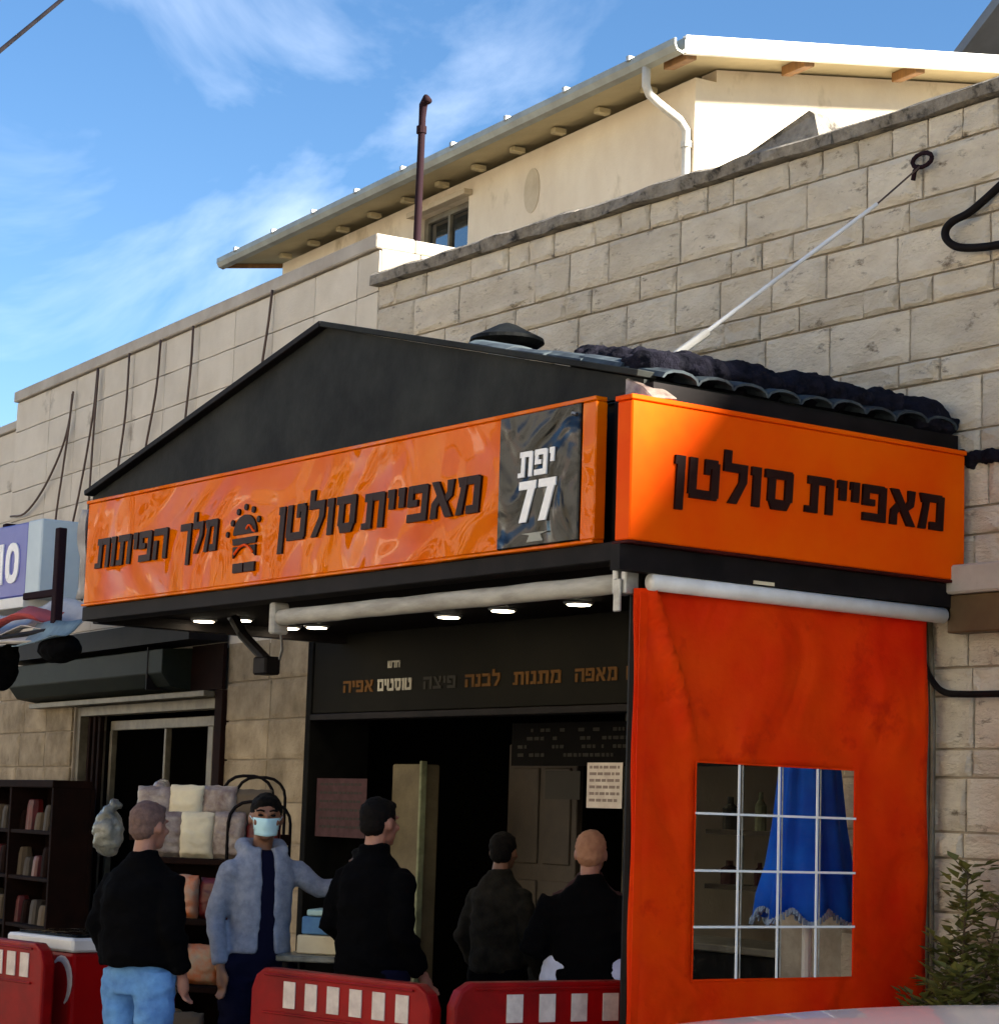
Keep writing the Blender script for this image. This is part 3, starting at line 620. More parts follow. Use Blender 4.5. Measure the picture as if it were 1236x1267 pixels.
# canopy underside beams
d = MB(); d.box(KX0+.15, KX1-.02, -0.10, 0.04, 2.775, 2.858); d.build('front_beam', m_trim, KI, bevel=0.004)
d = MB(); d.box(-.13, 0.02, 0.045, 1.88, 2.775, 2.85); d.build('side_beam', m_trim, KI, bevel=0.004)
d = MB(); d.box(KX0, KX0+.08, 0.045, 1.88, 2.775, 2.85); d.build('side_beam', m_trim, KI, bevel=0.004)
d = MB(); d.box(KX0+.085, -.135, 0.045, 1.885, 2.842, 2.866); d.build('ceiling_panel', m_ceil, KI)
d = MB(); d.tube([(-.07, 0.02, 0.0), (-.07, 0.02, 2.775)], .028, 8); d.build('corner_post', m_trim, KI)
# structure inside fascia
d = MB(); d.box(KX0+.02, KX1-.1, 0.05, 0.1, 2.87, 3.5); d.build('back_frame', m_trim, KI)
d = MB(); d.box(-.20, -.13, -.02, .06, 2.87, 3.52); d.build('corner_filler', m_trim, KI)
d = MB(); d.box(-5.36, -5.335, 0.0, 1.88, 2.87, 3.5); d.build('end_panel', m_bluew, KI)
# scrap of white foam at the corner, bitumen
d = MB(); d.ell((-.02, -.02, 3.53), (.06, .05, .05), 8, 6); d = MB(); d.add([(-.11, -.04, 3.46), (.10, -.06, 3.46), (.11, .08, 3.47), (-.08, .05, 3.47), (-.12, -.03, 3.58), (.02, -.05, 3.52), (.06, .06, 3.51), (-.06, .04, 3.56)], [(0,1,5,4),(1,2,6,5),(2,3,7,6),(3,0,4,7),(4,5,6,7),(3,2,1,0)]); d.build('foam_filler', m_plasb, KI, bevel=.006)
# --- front sign
FS = thing('front_sign', 'long glossy orange sign with dark Hebrew words and a turbaned face emblem', 'sign', (0, -0.10, 0))
d = MB(); d.box(-5.13, -0.895, -0.02, 0.045, 2.875, 3.48); d.build('sign_panel', m_orange, FS, bevel=0.006)
d = MB(); d.box(-.298, -.20, -0.02, 0.045, 2.875, 3.48); d.build('sign_panel', m_orange, FS, bevel=0.006)
d = MB(); d.box(-5.15, -.20, -0.026, 0.04, 3.481, 3.50); d.build('edge_trim', m_orange, FS, bevel=0.003)
d = MB(); d.box(-5.15, -.20, -0.026, 0.04, 2.86, 2.874); d.build('edge_trim', m_orange, FS, bevel=0.003)
LY = -0.0205
SHR = 0.10
word('מאפיית', -2.035, -1.04, 3.065, .175, 'lettering', m_letter, FS, LY, shear=SHR)
word('סולטן', -2.85, -2.10, 3.065, .185, 'lettering', m_letter, FS, LY, shear=SHR)
word('מלך', -3.93, -3.50, 3.075, .175, 'lettering', m_letter, FS, LY, shear=SHR)
word('הפיתות', -4.98, -4.08, 3.075, .175, 'lettering', m_letter, FS, LY, shear=SHR)
# emblem: crown dots over a turbaned face, moustache, two blocks
em = MB(); ex, ez = -3.19, 3.12
for i in range(5):
    a = math.pi*(0.18 + 0.16*i); em.prism([(ex+.165*math.cos(a)+.018*math.cos(t*math.pi/4), ez+.0+.165*math.sin(a)+.018*math.sin(t*math.pi/4)) for t in range(8)], LY-.012, LY)
em.prism([(ex-.19+.016*math.cos(t*math.pi/4), ez+.03+.016*math.sin(t*math.pi/4)) for t in range(8)], LY-.012, LY)
em.prism([(ex+.125*math.cos(math.pi*t/12), ez+.02+.105*math.sin(math.pi*t/12)) for t in range(13)], LY-.012, LY)
em.prism([(ex-.13, ez+.0), (ex+.13, ez+.0), (ex+.12, ez-.035), (ex-.12, ez-.035)], LY-.0124, LY)
arc = [(ex-.12+.24*t/10, ez-.105+.055*math.sin(math.pi*t/10)) for t in range(11)]
em.prism([(ex-.12, ez-.045), (ex+.12, ez-.045)] + arc[::-1], LY-.0128, LY)
em.prism(rect(ex-.115, ex-.008, ez-.185, ez-.135), LY-.012, LY); em.prism(rect(ex+.008, ex+.115, ez-.185, ez-.135), LY-.012, LY)
em.build('emblem', m_letter, FS)
em2 = MB(); em2.tube([(ex-.10+.20*t/8, LY-.0135, ez-.085+.045*math.sin(math.pi*t/8)) for t in range(9)], .007, 6); em2.tube([(ex+.02+.09*t/5, LY-.0135, ez+.045+.02*math.sin(t)) for t in range(6)], .006, 6); em2.build('emblem_highlight', m_orange2, FS)
# --- address plate
AD = thing('address_plate', 'glossy black panel with white street name and number 77 in the orange front sign', 'sign', (0, -0.10, 0))
d = MB(); d.box(-.893, -.30, -0.03, 0.045, 2.876, 3.482); d.build('plate', m_blackgl, AD, bevel=0.006)
word('יפת', -.735, -.475, 3.19, .115, 'street_name', m_whitel, AD, -.0305, depth=.006, shear=.05, gap=.14)
word('77', -.735, -.465, 2.985, .185, 'house_number', m_whitel, AD, -.0305, depth=.006, shear=.07, gap=.1, rtl=False)
d = MB(); d.prism([(-.66, 2.895), (-.54, 2.895), (-.56, 2.925), (-.50, 2.935), (-.70, 2.935), (-.64, 2.925)], -.034, -.0305); d.build('plate_mark', m_gutter, AD)
d = MB(); d.tube([(-.34, -.033, 3.44), (-.34, -.036, 3.43)], .012, 8); d.build('screw', m_metal, AD)
# --- side sign (faces +X)
SS = thing('side_sign', 'short orange fascia sign with dark Hebrew words on the right side of the canopy', 'sign', (0.10, 0, 0), R_(90))
# local x = world y, local -y = world +x
d = MB(); d.box(-.165, 1.86, 0.0, 0.10, 2.845, 3.44); d.build('sign_panel', m_orange2, SS, bevel=0.006)
d = MB(); d.box(-.175, 1.865, -0.008, 0.105, 3.441, 3.462); d.build('edge_trim', m_orange2, SS, bevel=0.003)
d = MB(); d.box(-.175, 1.865, -0.006, 0.105, 2.83, 2.844); d.build('edge_trim', m_redend, SS, bevel=0.003)
word('מאפיית', .82, 1.70, 3.065, .165, 'lettering', m_letter, SS, -.0005, shear=.06)
word('סולטן', .06, .74, 3.055, .175, 'lettering', m_letter, SS, -.0005, shear=.06)
d = MB(); d.box(-.19, 1.88, 0.03, 0.09, 2.72, 2.828); d.build('under_rail', m_trim, SS)

# --- chimney cowl
VC = thing('roof_vent', 'round black chimney cowl with conical cap on the canopy roof', 'vent', (-2.42, 1.0, 4.11))
d = MB(); d.loft([(0, 0, -.1, .10, .10), (0, 0, .11, .10, .10)], 20); d.build('vent_pipe', m_metal, VC, smooth=False)
d = MB(); d.loft([(0, 0, .085, .10, .10), (0, 0, .10, .17, .17), (0, 0, .125, .205, .205), (0, 0, .145, .20, .20), (0, 0, .185, .12, .12), (0, 0, .22, .055, .055), (0, 0, .235, .012, .012)], 28); d.build('cowl_cap', m_clad, VC)

# --- bitumen patching on the roof
BT = thing('bitumen_patch', 'lumpy black bitumen roll laid along the right edge of the canopy roof', 'roofing')
d = MB(); rb = random.Random(3)
for i in range(34):
    y = .12 + i*.052; d.ell((-.17 + rb.uniform(-.04, .04), y, 3.655 + rb.uniform(-.012, .010)), (.17, .08, .078 + rb.uniform(-.008, .012)), 8, 6)
for i in range(12):
    t = i/11; d.ell((-.95 + .75*t, .42+rb.uniform(-.04, .04), 3.83 - .15*t), (.09, .10, .085), 8, 6)
for i in range(5): d.ell((-.02, 1.68+i*.045, 3.60), (.08, .05, .05), 8, 6)
remesh(d, 'patch', m_tar, BT, .014, 4, .016, 16)
BS = thing('wall_bitumen_strip', 'ragged black sealing strip on the stone wall right of the side sign', 'sealing strip')
d = MB()
for i in range(28): d.ell((.04 + i*.06, WY-.03, 3.44 - .012*i*.3 + rb.uniform(-.01, .01)), (.05, .03, .04+rb.uniform(-.008, .01)), 8, 6)
remesh(d, 'strip', m_tar, BS, .014, 1, .012, 30)

# --- strut rod and wires
RD = thing('white_stay_rod', 'long thin white rod slanting from the canopy roof up to the stone wall', 'rod')
d = MB(); d.tube([(-.51, .6, 3.84), (-.155, 1.517, 4.648)], .010, 8); d.build('rod', m_roll2, RD)
d = MB(); d.tube([(-.57, .45, 3.70), (-.51, .6, 3.84), (-.46, .73, 3.95)], .020, 8); d.build('rod_socket', m_pvc, RD)
d = MB(); d.tube([(-.155, 1.517, 4.648), (-.21, 1.86, 4.91)], .005, 6); d.build('wire', m_cableb, RD)
RG = thing('wall_ring_hook', 'rusty ring hook high on the stone wall at the end of the white rod', 'hook')
d = MB(); d.tube([(-.20+.065*math.cos(a), WY-.06, 4.945+.035*math.sin(a)) for a in [i*math.pi/6 for i in range(13)]], .012, 6); d.build('ring', m_rust, RG, smooth=True)
d = MB(); d.tube([(-.27, WY-.05, 4.86), (-.25, WY-.06, 4.90), (-.22, WY-.06, 4.92)], .012, 6); d.build('shackle', m_rust, RG)
CL = MB(); CL.tube(crv([(.30, WY-.05, 4.72), (.20, WY-.06, 4.66), (.12, WY-.08, 4.61), (.03, WY-.09, 4.585), (-.015, WY-.09, 4.55), (-.005, WY-.09, 4.50), (.06, WY-.08, 4.455), (.20, WY-.07, 4.43), (.45, WY-.06, 4.41), (1.2, WY-.05, 4.30)]), .020, 8)
tag(CL.build('cable_loop', m_cable, smooth=True), 'thick black cable bending in a loop high on the stone wall at the right edge', 'cable')
CB = MB(); CB.tube(crv([(-.20, WY-.06, 2.70), (-.19, WY-.07, 2.58), (-.15, WY-.07, 2.46), (-.09, WY-.07, 2.375), (-.02, WY-.07, 2.33), (.10, WY-.07, 2.318), (.4, WY-.06, 2.315), (1.4, WY-.06, 2.31)]), .016, 8)
tag(CB.build('drooping_cable', m_cable, smooth=True), 'dark cable curving down beside the red curtain and along the stone wall', 'cable')
CB = MB()
for dx in (0, .035, .07): CB.tube([(-.16+dx, WY-.055, 0.1), (-.165+dx*.8, WY-.055, 1.4), (-.175+dx, WY-.055, 2.2), (-.19+dx*.8, WY-.05, 2.68)], .012, 6)
tag(CB.build('wall_conduits', m_frame, smooth=True), 'bundle of thin upright conduits on the wall beside the red curtain', 'conduit')
# pale ledge with a brown box below it, on right wall
LG = thing('wall_ledge_box', 'brown box under a pale stone ledge on the wall right of the side sign', 'wall box', (0, WY, 0))
d = MB(); d.box(.03, .62, -.16, -.03, 2.78, 2.915); d.build('ledge', m_cap, LG, bevel=0.01)
d = MB(); d.box(.045, .60, -.13, -.03, 2.60, 2.777); d.build('box', mat('plain_brown', (.12, .075, .03), .6, col2=(.09, .05, .02), nscale=6), LG, bevel=0.006)

# ------------------------------------------------------------------ curtain and window
CU = thing('side_curtain', 'red-orange tarpaulin side curtain with a clear gridded window, hanging below the side sign', 'curtain', (0.0, 0, 0))
WINB = (.315, 1.255, 1.03, 1.94)
def cx(y, z):   # gentle folds
    f = max(0.0, 1 - abs(y - .03 - (2.66-z)*.40)/.055); k = min(1, max(0, (z-1.75)/.5))
    g_ = max(max(WINB[0]-y, y-WINB[1], 0), max(WINB[2]-z, z-WINB[3], 0)); g_ = min(1, g_/.12)
    return g_*(0.012*math.sin(y*7 + z*1.3) + 0.075*f*f*(3-2*f)*k + .006*math.sin(z*9+y*4)) - .02*(1-min(1, (y+.03)/.06))
ys = [-.03 + 1.745*i/58 for i in range(59)]; zs = [.36 + 2.30*i/64 for i in range(65)]
WY0, WY1, WZ0, WZ1 = .315, 1.255, 1.03, 1.94
vs = []; fs = []
def snap(a, lo, hi, st): return lo if abs(a-lo) < st/2 else hi if abs(a-hi) < st/2 else a
for z in zs:
    for y in ys:
        yy = snap(y, WY0, WY1, 1.745/58); zz = snap(z, WZ0, WZ1, 2.3/64); vs.append((cx(yy, zz), yy, zz))
for j in range(64):
    for i in range(58):
        yc = (ys[i]+ys[i+1])/2; zc = (zs[j]+zs[j+1])/2
        if WY0 < yc < WY1 and WZ0 < zc < WZ1: continue
        fs.append((j*59+i, j*59+i+1, (j+1)*59+i+1, (j+1)*59+i))
c = MB().add(vs, fs); co = c.build('curtain_cloth', m_curt, CU, smooth=True)
sm = co.modifiers.new('thickness', 'SOLIDIFY'); sm.thickness = 0.003
fr = MB()
for (a, b, z0, z1) in ((WY0-.008, WY1+.008, WZ1, WZ1+.008), (WY0-.008, WY1+.008, WZ0-.008, WZ0), (WY0-.008, WY0, WZ0, WZ1), (WY1, WY1+.008, WZ0, WZ1)): fr.box(.003, .0055, a, b, z0, z1)
fr.build('window_hem', m_curt, CU)
wp = MB(); wv = []; wf = []
for j in range(9):
    for i in range(9):
        y = WY0-.01+(WY1-WY0+.02)*i/8; z = WZ0-.01+(WZ1-WZ0+.02)*j/8; wv.append((-.004+.002*math.sin(i*1.7+j), y, z))
for j in range(8):
    for i in range(8): wf.append((j*9+i, j*9+i+1, (j+1)*9+i+1, (j+1)*9+i))
wp.add(wv, wf); wp.build('window_sheet', m_clear, CU, smooth=True)
for f_ in (.26, .51, .755):
    y = WY0 + (WY1-WY0)*f_; d = MB(); d.box(.001, .006, y-.005, y+.005, WZ0, WZ1); d.build('grid_strip', m_wring, CU)
    d = MB(); d.box(-.012, -.009, y+.030, y+.036, WZ0, WZ1); d.build('grid_strip', m_roll, CU)
for f_ in (.24, .50, .765):
    z = WZ0 + (WZ1-WZ0)*f_; d = MB(); d.box(.0065, .010, WY0-.005, WY1+.005, z-.005, z+.005); d.build('grid_strip', m_wring, CU)

d = MB(); d.box(.012, .016, -.028, .012, .36, 2.64); d.build('edge_hem', m_curt, CU)
eye = MB().tube([(0, 0, 0), (.006, 0, 0)], .013, 12).mesh('eyelet'); eye.materials.append(m_metal)
d = MB(); d.box(-.001, .002, 1.60, 1.612, .36, 2.60); d.build('seam_strip', m_redend, CU) if False else None
# rollers
RF = thing('front_awning_roller', 'dusty white awning roll hung under the front sign', 'awning', (0, -.02, 0))
d = MB(); d.tube([(-2.95 + i*.1414, 0, 2.687 + .0012*math.sin(i*1.3)) for i in range(21)], [.043+.0012*math.sin(i*2.1) for i in range(21)], 14); d.build('rolled_fabric', m_roll, RF, smooth=True)
d = MB(); d.box(-3.005, -2.955, -.05, .05, 2.60, 2.765); d.build('end_bracket', m_roll, RF, bevel=.01)
for x in (-.135, -.075): 
    d = MB(); d.box(x, x+.035, -.045, .03, 2.635, 2.775); d.build('end_bracket', m_metal, RF, bevel=.006)
d = MB(); d.box(-.105, -.06, -.06, -.046, 2.56, 2.70); d.build('winding_eye', m_metal, RF, bevel=.004)
RS = thing('side_awning_roller', 'clean white roller tube above the red side curtain', 'awning', (0.045, 0, 0))
d = MB(); d.tube([(0, 0.0, 2.685), (0, .9, 2.682), (0, 1.775, 2.68)], .037, 14); d.build('roller_tube', m_roll2, RS, smooth=True)
d = MB(); d.tube([(0, 1.776, 2.68), (0, 1.86, 2.68)], .018, 8); d.box(-.02, .02, 1.80, 1.83, 2.66, 2.78); d.build('end_bracket', m_trim, RS)
d = MB(); d.box(-.03, .03, .56, .68, 2.723, 2.738); d.build('pale_clip', m_boxc, RS)
# arm hanging under canopy left end
AR = thing('awning_arm', 'dark folding awning arm with a grey cord below the canopy ceiling', 'awning arm')
d = MB(); d.tube([(-4.55, .6, 2.80), (-4.1, .4, 2.68), (-3.55, .25, 2.50)], [.035, .03, .03], 8); d.build('arm', m_trim, AR)
d = MB(); d.box(-3.62, -3.48, .2, .3, 2.42, 2.52); d.build('elbow', m_trim, AR, bevel=.01)
d = MB(); d.tube([(-3.2, .12, 2.70), (-3.22, .14, 2.62), (-3.27, .18, 2.55), (-3.36, .22, 2.50)], .008, 6); d.build('cord', m_metal, AR, smooth=True)

# downlights
lights = [(-3.521, 1.40), (-2.907, 1.384), (-2.24, 1.402), (-5.12, .82), (-4.55, .81), (-5.05, 1.373), (-4.40, 1.378), (-1.2, 1.0)]
lab = ['brightest oval downlight in the canopy ceiling, third from the curtain', 'ceiling downlight, second from the red curtain', 'ceiling downlight nearest the red curtain', 'leftmost downlight of the canopy ceiling', 'left front downlight, under the words of the front sign',
       'small left downlight set back toward the wall', 'dim downlight just behind the left end of the awning roll', 'downlight hidden behind the corner of the canopy']
lx = [(-3.521, 1.44), (-2.907, 1.384), (-2.24, 1.402), (-5.12, .70), (-4.849, .808), (-5.10, 1.30), (-4.888, 1.378), (-.729, 1.256)]
L0 = thing('downlight', lab[0], 'ceiling light', (lx[0][0], lx[0][1], 2.842), group='ceiling downlights under the canopy')
d = MB(); d.loft([(0, 0, -.012, .075, .075), (0, 0, 0, .085, .085)], 20); d.build('trim_ring', m_metal, L0)
d = MB(); d.loft([(0, 0, -.016, .062, .062), (0, 0, -.0125, .062, .062)], 20); d.build('lamp_diffuser', m_lamp, L0)
for (x, y), lb in list(zip(lx, lab))[1:]:
    o = copy_tree(L0); o.location = (x, y, 2.842); o['label'] = lb

# ------------------------------------------------------------------ shop front and interior
SF = thing('counter_fascia', 'dark shop front fascia with small tan and white words above the open counter', 'fascia', (0, WY, 0))
d = MB(); d.box(-5.64, -.95, -.10, .0, 2.325, 2.84); d.build('fascia_panel', m_fascia, SF, bevel=.005)
d = MB(); d.box(-5.66, -.95, -.11, .02, 2.28, 2.322); d.build('lower_rail', m_trim, SF, bevel=.004)
d = MB(); d.box(-5.71, -5.645, -.11, .36, 0, 2.84); d.build('side_post', m_dark, SF, bevel=.004)
wds = [('אפיה', -5.26, -4.90, m_words), ('טוסטים', -4.85, -4.46, m_words2), ('פיצה', -4.33, -3.98, m_words3), ('לבנה', -3.88, -3.52, m_words), ('מתנות', -3.39, -2.93, m_words), ('מאפה', -2.80, -2.42, m_words), ('חדש', -2.34, -2.02, m_words)]
for t_, a, b, mm in wds: word(t_, a, b, 2.455, .076, 'lettering', mm, SF, -.1005, depth=.004)
word('חדש', -4.74, -4.60, 2.60, .045, 'lettering', m_words2, SF, -.1005, depth=.004)
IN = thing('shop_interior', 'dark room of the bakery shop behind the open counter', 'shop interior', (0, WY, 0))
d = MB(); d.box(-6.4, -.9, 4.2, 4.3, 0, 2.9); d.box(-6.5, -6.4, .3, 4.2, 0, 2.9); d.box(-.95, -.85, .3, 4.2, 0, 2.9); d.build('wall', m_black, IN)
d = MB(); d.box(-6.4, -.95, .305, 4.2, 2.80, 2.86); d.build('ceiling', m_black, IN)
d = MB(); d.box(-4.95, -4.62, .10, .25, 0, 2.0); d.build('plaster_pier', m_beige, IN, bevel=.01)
d = MB(); d.box(-4.617, -4.592, .085, .13, 0, 2.02); d.build('painted_lit_edge', m_olive, IN, bevel=.004)  # strip paler than the pier: its bright lit edge put into colour
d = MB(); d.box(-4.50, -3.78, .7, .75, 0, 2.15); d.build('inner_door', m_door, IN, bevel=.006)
for z0, z1 in ((.15, .7), (.8, 1.3), (1.4, 2.0)):
    for a in (-4.43, -4.10): 
        d = MB(); d.box(a, a+.27, .685, .70, z0, z1); d.build('door_panel', m_door, IN, bevel=.006)
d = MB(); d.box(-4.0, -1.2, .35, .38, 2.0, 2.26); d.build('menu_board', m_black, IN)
rb = random.Random(5); d = MB()
for row_, z in enumerate((2.215, 2.165, 2.115, 2.065)):
    x = -3.93
    while x < -1.3:
        w = rb.uniform(.02, .06)
        if rb.random() < .72: d.box(x, x+w, .345, .349, z-.010, z+.010)
        x += w + .014 + (.12 if rb.random() < .1 else 0)
d.build('menu_rows', m_words3, IN, kind='stuff')
for k_, (a, b, z0, z1, mm) in enumerate(((-3.62, -3.28, 1.80, 1.97, m_words3), (-2.86, -2.52, 1.80, 1.97, m_words3))):
    d = MB(); d.box(a, b, .33, .336, z0, z1); d.build('hanging_card', mm, IN)
for k_ in range(3):
    d = MB(); d.box(-3.3+k_*.5, -3.28+k_*.5+.1*k_, 1.6, 1.64, 1.3, 1.62); d.build('painted_shelf_glow', m_words2, IN)  # pale matte strips; the glow on the shelves is only their colour
d = MB(); d.box(-3.9, -1.25, .05, .55, 0, 1.02); d.build('counter', m_dark, IN, bevel=.01)
d = MB(); d.box(-3.95, -1.22, .0, .6, 1.021, 1.06); d.build('counter_top', m_frame, IN, bevel=.006)
o = copy_tree(L0); o.location = (-3.9, 3.35, 2.24); o['label'] = 'lone lamp glowing inside the shop below the menu board'; del o['group']
dd_ = MB(); dd_.tube([(0, 0, 0), (0, 0, .56)], .006, 6); dd_.build('drop_rod', m_trim, o)
d = MB(); d.box(-3.6, -1.3, 1.6, 1.85, 1.28, 1.31); d.build('shelf', m_door, IN)
d = MB(); d.box(-3.6, -1.3, 1.6, 1.85, 1.62, 1.65); d.build('shelf', m_door, IN)
jr = random.Random(8)
for i in range(16):
    x = -3.5 + (i % 8)*.28; z = 1.311 if i < 8 else 1.651; h = jr.uniform(.12, .24); q = jr.uniform(.035, .06)
    d = MB(); d.loft([(0, 0, 0, q, q), (0, 0, h*.65, q, q), (0, 0, h*.8, q*.4, q*.4), (0, 0, h, q*.4, q*.4)], 10)
    o = d.build('bottle', jr.choice([m_words3, m_burg, m_stem, m_greyc, m_olive]), None, (x, WY+1.72, z)); tag(o, 'dim bottle, ' + ['leftmost', 'second from the left', 'third from the left', 'fourth from the left', 'fourth from the right', 'third from the right', 'second from the right', 'rightmost'][i % 8] + (' on the lower' if i < 8 else ' on the upper') + ' shelf inside the shop', 'bottle', 'bottles on the shelves inside the shop')
# notices
for (nm, lb, x0, x1, z0, z1, y, mm, ik) in (('paper_notice', 'white printed paper notice hanging beside the red curtain', -2.64, -2.33, 1.75, 2.0, WY-.12, m_paper, m_ink), ('paper_notice', 'dim pinkish paper notice on the dark post left of the counter', -5.60, -4.99, 1.52, 1.90, WY-.06, m_paper2, m_words3)):
    t_ = thing(nm, lb, 'notice', ((x0+x1)/2, y, (z0+z1)/2))
    w, h = (x1-x0)/2, (z1-z0)/2
    d = MB(); d.box(-w, w, -.003, .0, -h, h); d.build('sheet', mm, t_)
    d = MB(); rb2 = random.Random(len(lb))
    n_ = 6
    for i in range(n_):
        z = h*.8 - i*2*h*.8/(n_-.5); x = -w*.85
        while x < w*.75:
            q = rb2.uniform(.02, .06); d.box(x, min(x+q, w*.85), -.0045, -.003, z-.008, z+.008); x += q+.012
    d.build('print_lines', ik, t_, kind='stuff')

# ------------------------------------------------------------------ people
def hand(mb, wrist, dirv, side, curl=0.5):
    """wrist point, direction of the fingers, side = direction in which the thumb leaves; fingers curl about their own normal"""
    w = Vector(wrist); d = Vector(dirv).normalized(); t = Vector(side); t = (t - d*t.dot(d)).normalized(); n = d.cross(t)
    mb.tube([w - d*.03, w + d*.02, w + d*.055, w + d*.09], [.024, .030, .036, .034], 8, flat=(1, .5) if False else (.85, .85))
    for i, (L, off) in enumerate(((.070, .027), (.080, .010), (.074, -.008), (.058, -.025))):
        b = w + d*.085 + t*off; a = curl*(.55 + .1*i)
        p1 = b + (d*math.cos(a*.5) + n*math.sin(a*.5))*L*.45; p2 = p1 + (d*math.cos(a*1.3) + n*math.sin(a*1.3))*L*.32; p3 = p2 + (d*math.cos(a*2) + n*math.sin(a*2))*L*.25
        mb.tube([w + d*.06 + t*off, b, p1, p2, p3], [.009, .0095, .009, .008, .0065], 6)
    b = w + d*.025 + t*.028; mb.tube([w + t*.008, b, b + (d*.7 + t*.6)*.032, b + (d*.9 + t*.35)*.058], [.013, .012, .0105, .008], 6)
def head_parts(c, yaw, pitch=0.0, s=1.0):
    """returns body-side mesh pieces and a frame function; face looks along local -Y, rotated by yaw"""
    rot = Matrix.Rotation(yaw, 3, 'Z') @ Matrix.Rotation(pitch, 3, 'X'); c = Vector(c)
    return rot, lambda x, y, z: c + rot @ Vector((x*s, y*s, z*s))
def person(label, loc, rz, height, hairm, skinm, top, topm, legm, arms, legs, head_yaw=0.0, head_pitch=0.0, lean=(0, 0), hood=False, hem=0.95, bald=False, group=None,
           shw=1.0, dep=1.0, extra=None):
    P = thing('person', label, 'person', loc, rz, group)
    k = height/1.75; lx, ly = lean
    def S(x, y, z): return (x*k + lx*(z-.9 if z > .9 else 0), y*k + ly*(z-.9 if z > .9 else 0), z*k)
    hc = S(0, -.022, 1.63)
    rot, H = head_parts(hc, head_yaw, head_pitch, k)
    b = MB()
    # skull, jaw, neck
    b.ell(H(0, .012, .018), (.076*k, .096*k, .098*k), 18, 12, rot); b.ell(H(0, -.030, -.045), (.056*k, .062*k, .066*k), 14, 9, rot)
    b.ell(H(0, -.070, -.088), (.026*k, .022*k, .020*k), 10, 7, rot)
    b.tube([H(0, -.088, .012), H(0, -.103, -.012), H(0, -.110, -.028), H(0, -.094, -.036)], [.009, .011, .015, .008], 8)
    for sx in (-1, 1):
        b.ell(H(sx*.030, -.083, .030), (.024*k, .012*k, .009*k), 10, 6, rot); b.ell(H(sx*.045, -.066, -.020), (.022*k, .018*k, .020*k), 10, 6, rot)
        b.ell(H(sx*.079, .012, -.005), (.010*k, .019*k, .031*k), 10, 7, rot)
    b.ell(H(0, -.090, -.056), (.024*k, .008*k, .005*k), 8, 6, rot); b.ell(H(0, -.087, -.068), (.021*k, .009*k, .006*k), 8, 6, rot)
    b.tube([S(0, .02, 1.42), S(0, .015, 1.50), H(0, .02, -.055)], [.056*k, .050*k, .052*k], 14)
    # torso core
    b.loft([S(0, .0, .86)+(.14*k, .095*k), S(0, .0, 1.0)+(.135*k, .09*k), S(0, .0, 1.2)+(.14*k, .085*k), S(0, .0, 1.34)+(.145*k, .085*k), S(0, .01, 1.42)+(.10*k, .06*k)], 18)
    for a in arms:
        pts = [S(*p) for p in a['j']]; pts[0] = (pts[0][0]*.82, pts[0][1], pts[0][2]-.05*k)
        b.tube(pts, [.036*k, .034*k, .026*k], 10)
        sd_ = a.get('thumb', (0, -1, 0)); hand(b, pts[2], a.get('dir', Vector(pts[2])-Vector(pts[1])), sd_, a.get('curl', .5))
    for l in legs:
        pts = [S(*p) for p in l]; b.tube(pts, [.078*k, .052*k, .036*k], 12)
        f = Vector(pts[2]); b.tube([f+Vector((0, .04, -.035)), f+Vector((0, -.05, -.045)), f+Vector((0, -.13, -.055))], [.038, .036, .028], 8)
    remesh(b, 'body', skinm, P, .0085, 3)
    # trousers
    t = MB(); t.loft([S(0, .0, .84)+(.165*k, .115*k), S(0, 0, .92)+(.165*k, .115*k), S(0, 0, 1.0)+(.155*k, .11*k)], 18, 2.3)
    for l in legs:
        a_, c_, e_ = [Vector(S(*p)) for p in l]
        t.tube([a_+Vector((0, 0, .05)), a_, a_.lerp(c_, .5), c_, c_.lerp(e_, .5), e_+Vector((0, 0, .02))], [.10*k, .103*k, .09*k, .074*k, .066*k, .068*k], 16)
    remesh(t, 'trousers', legm, P, .012, 2, .011, 9, 3.1)
    sh = MB()
    for l in legs:
        f = Vector(S(*l[2])); sh.loft([(f.x, f.y-.045, -loc[2]+.002, .047, .135), (f.x, f.y-.045, -loc[2]+.03, .049, .138), (f.x, f.y-.02, f.z-.03 if f.z > .1 else .07, .045, .10), (f.x, f.y+.01, f.z+.01, .05, .06)], 14, 2.4)
        sh.build('shoe', m_cable, P, smooth=True); sh = MB()
    # top
    w = shw; u = MB()
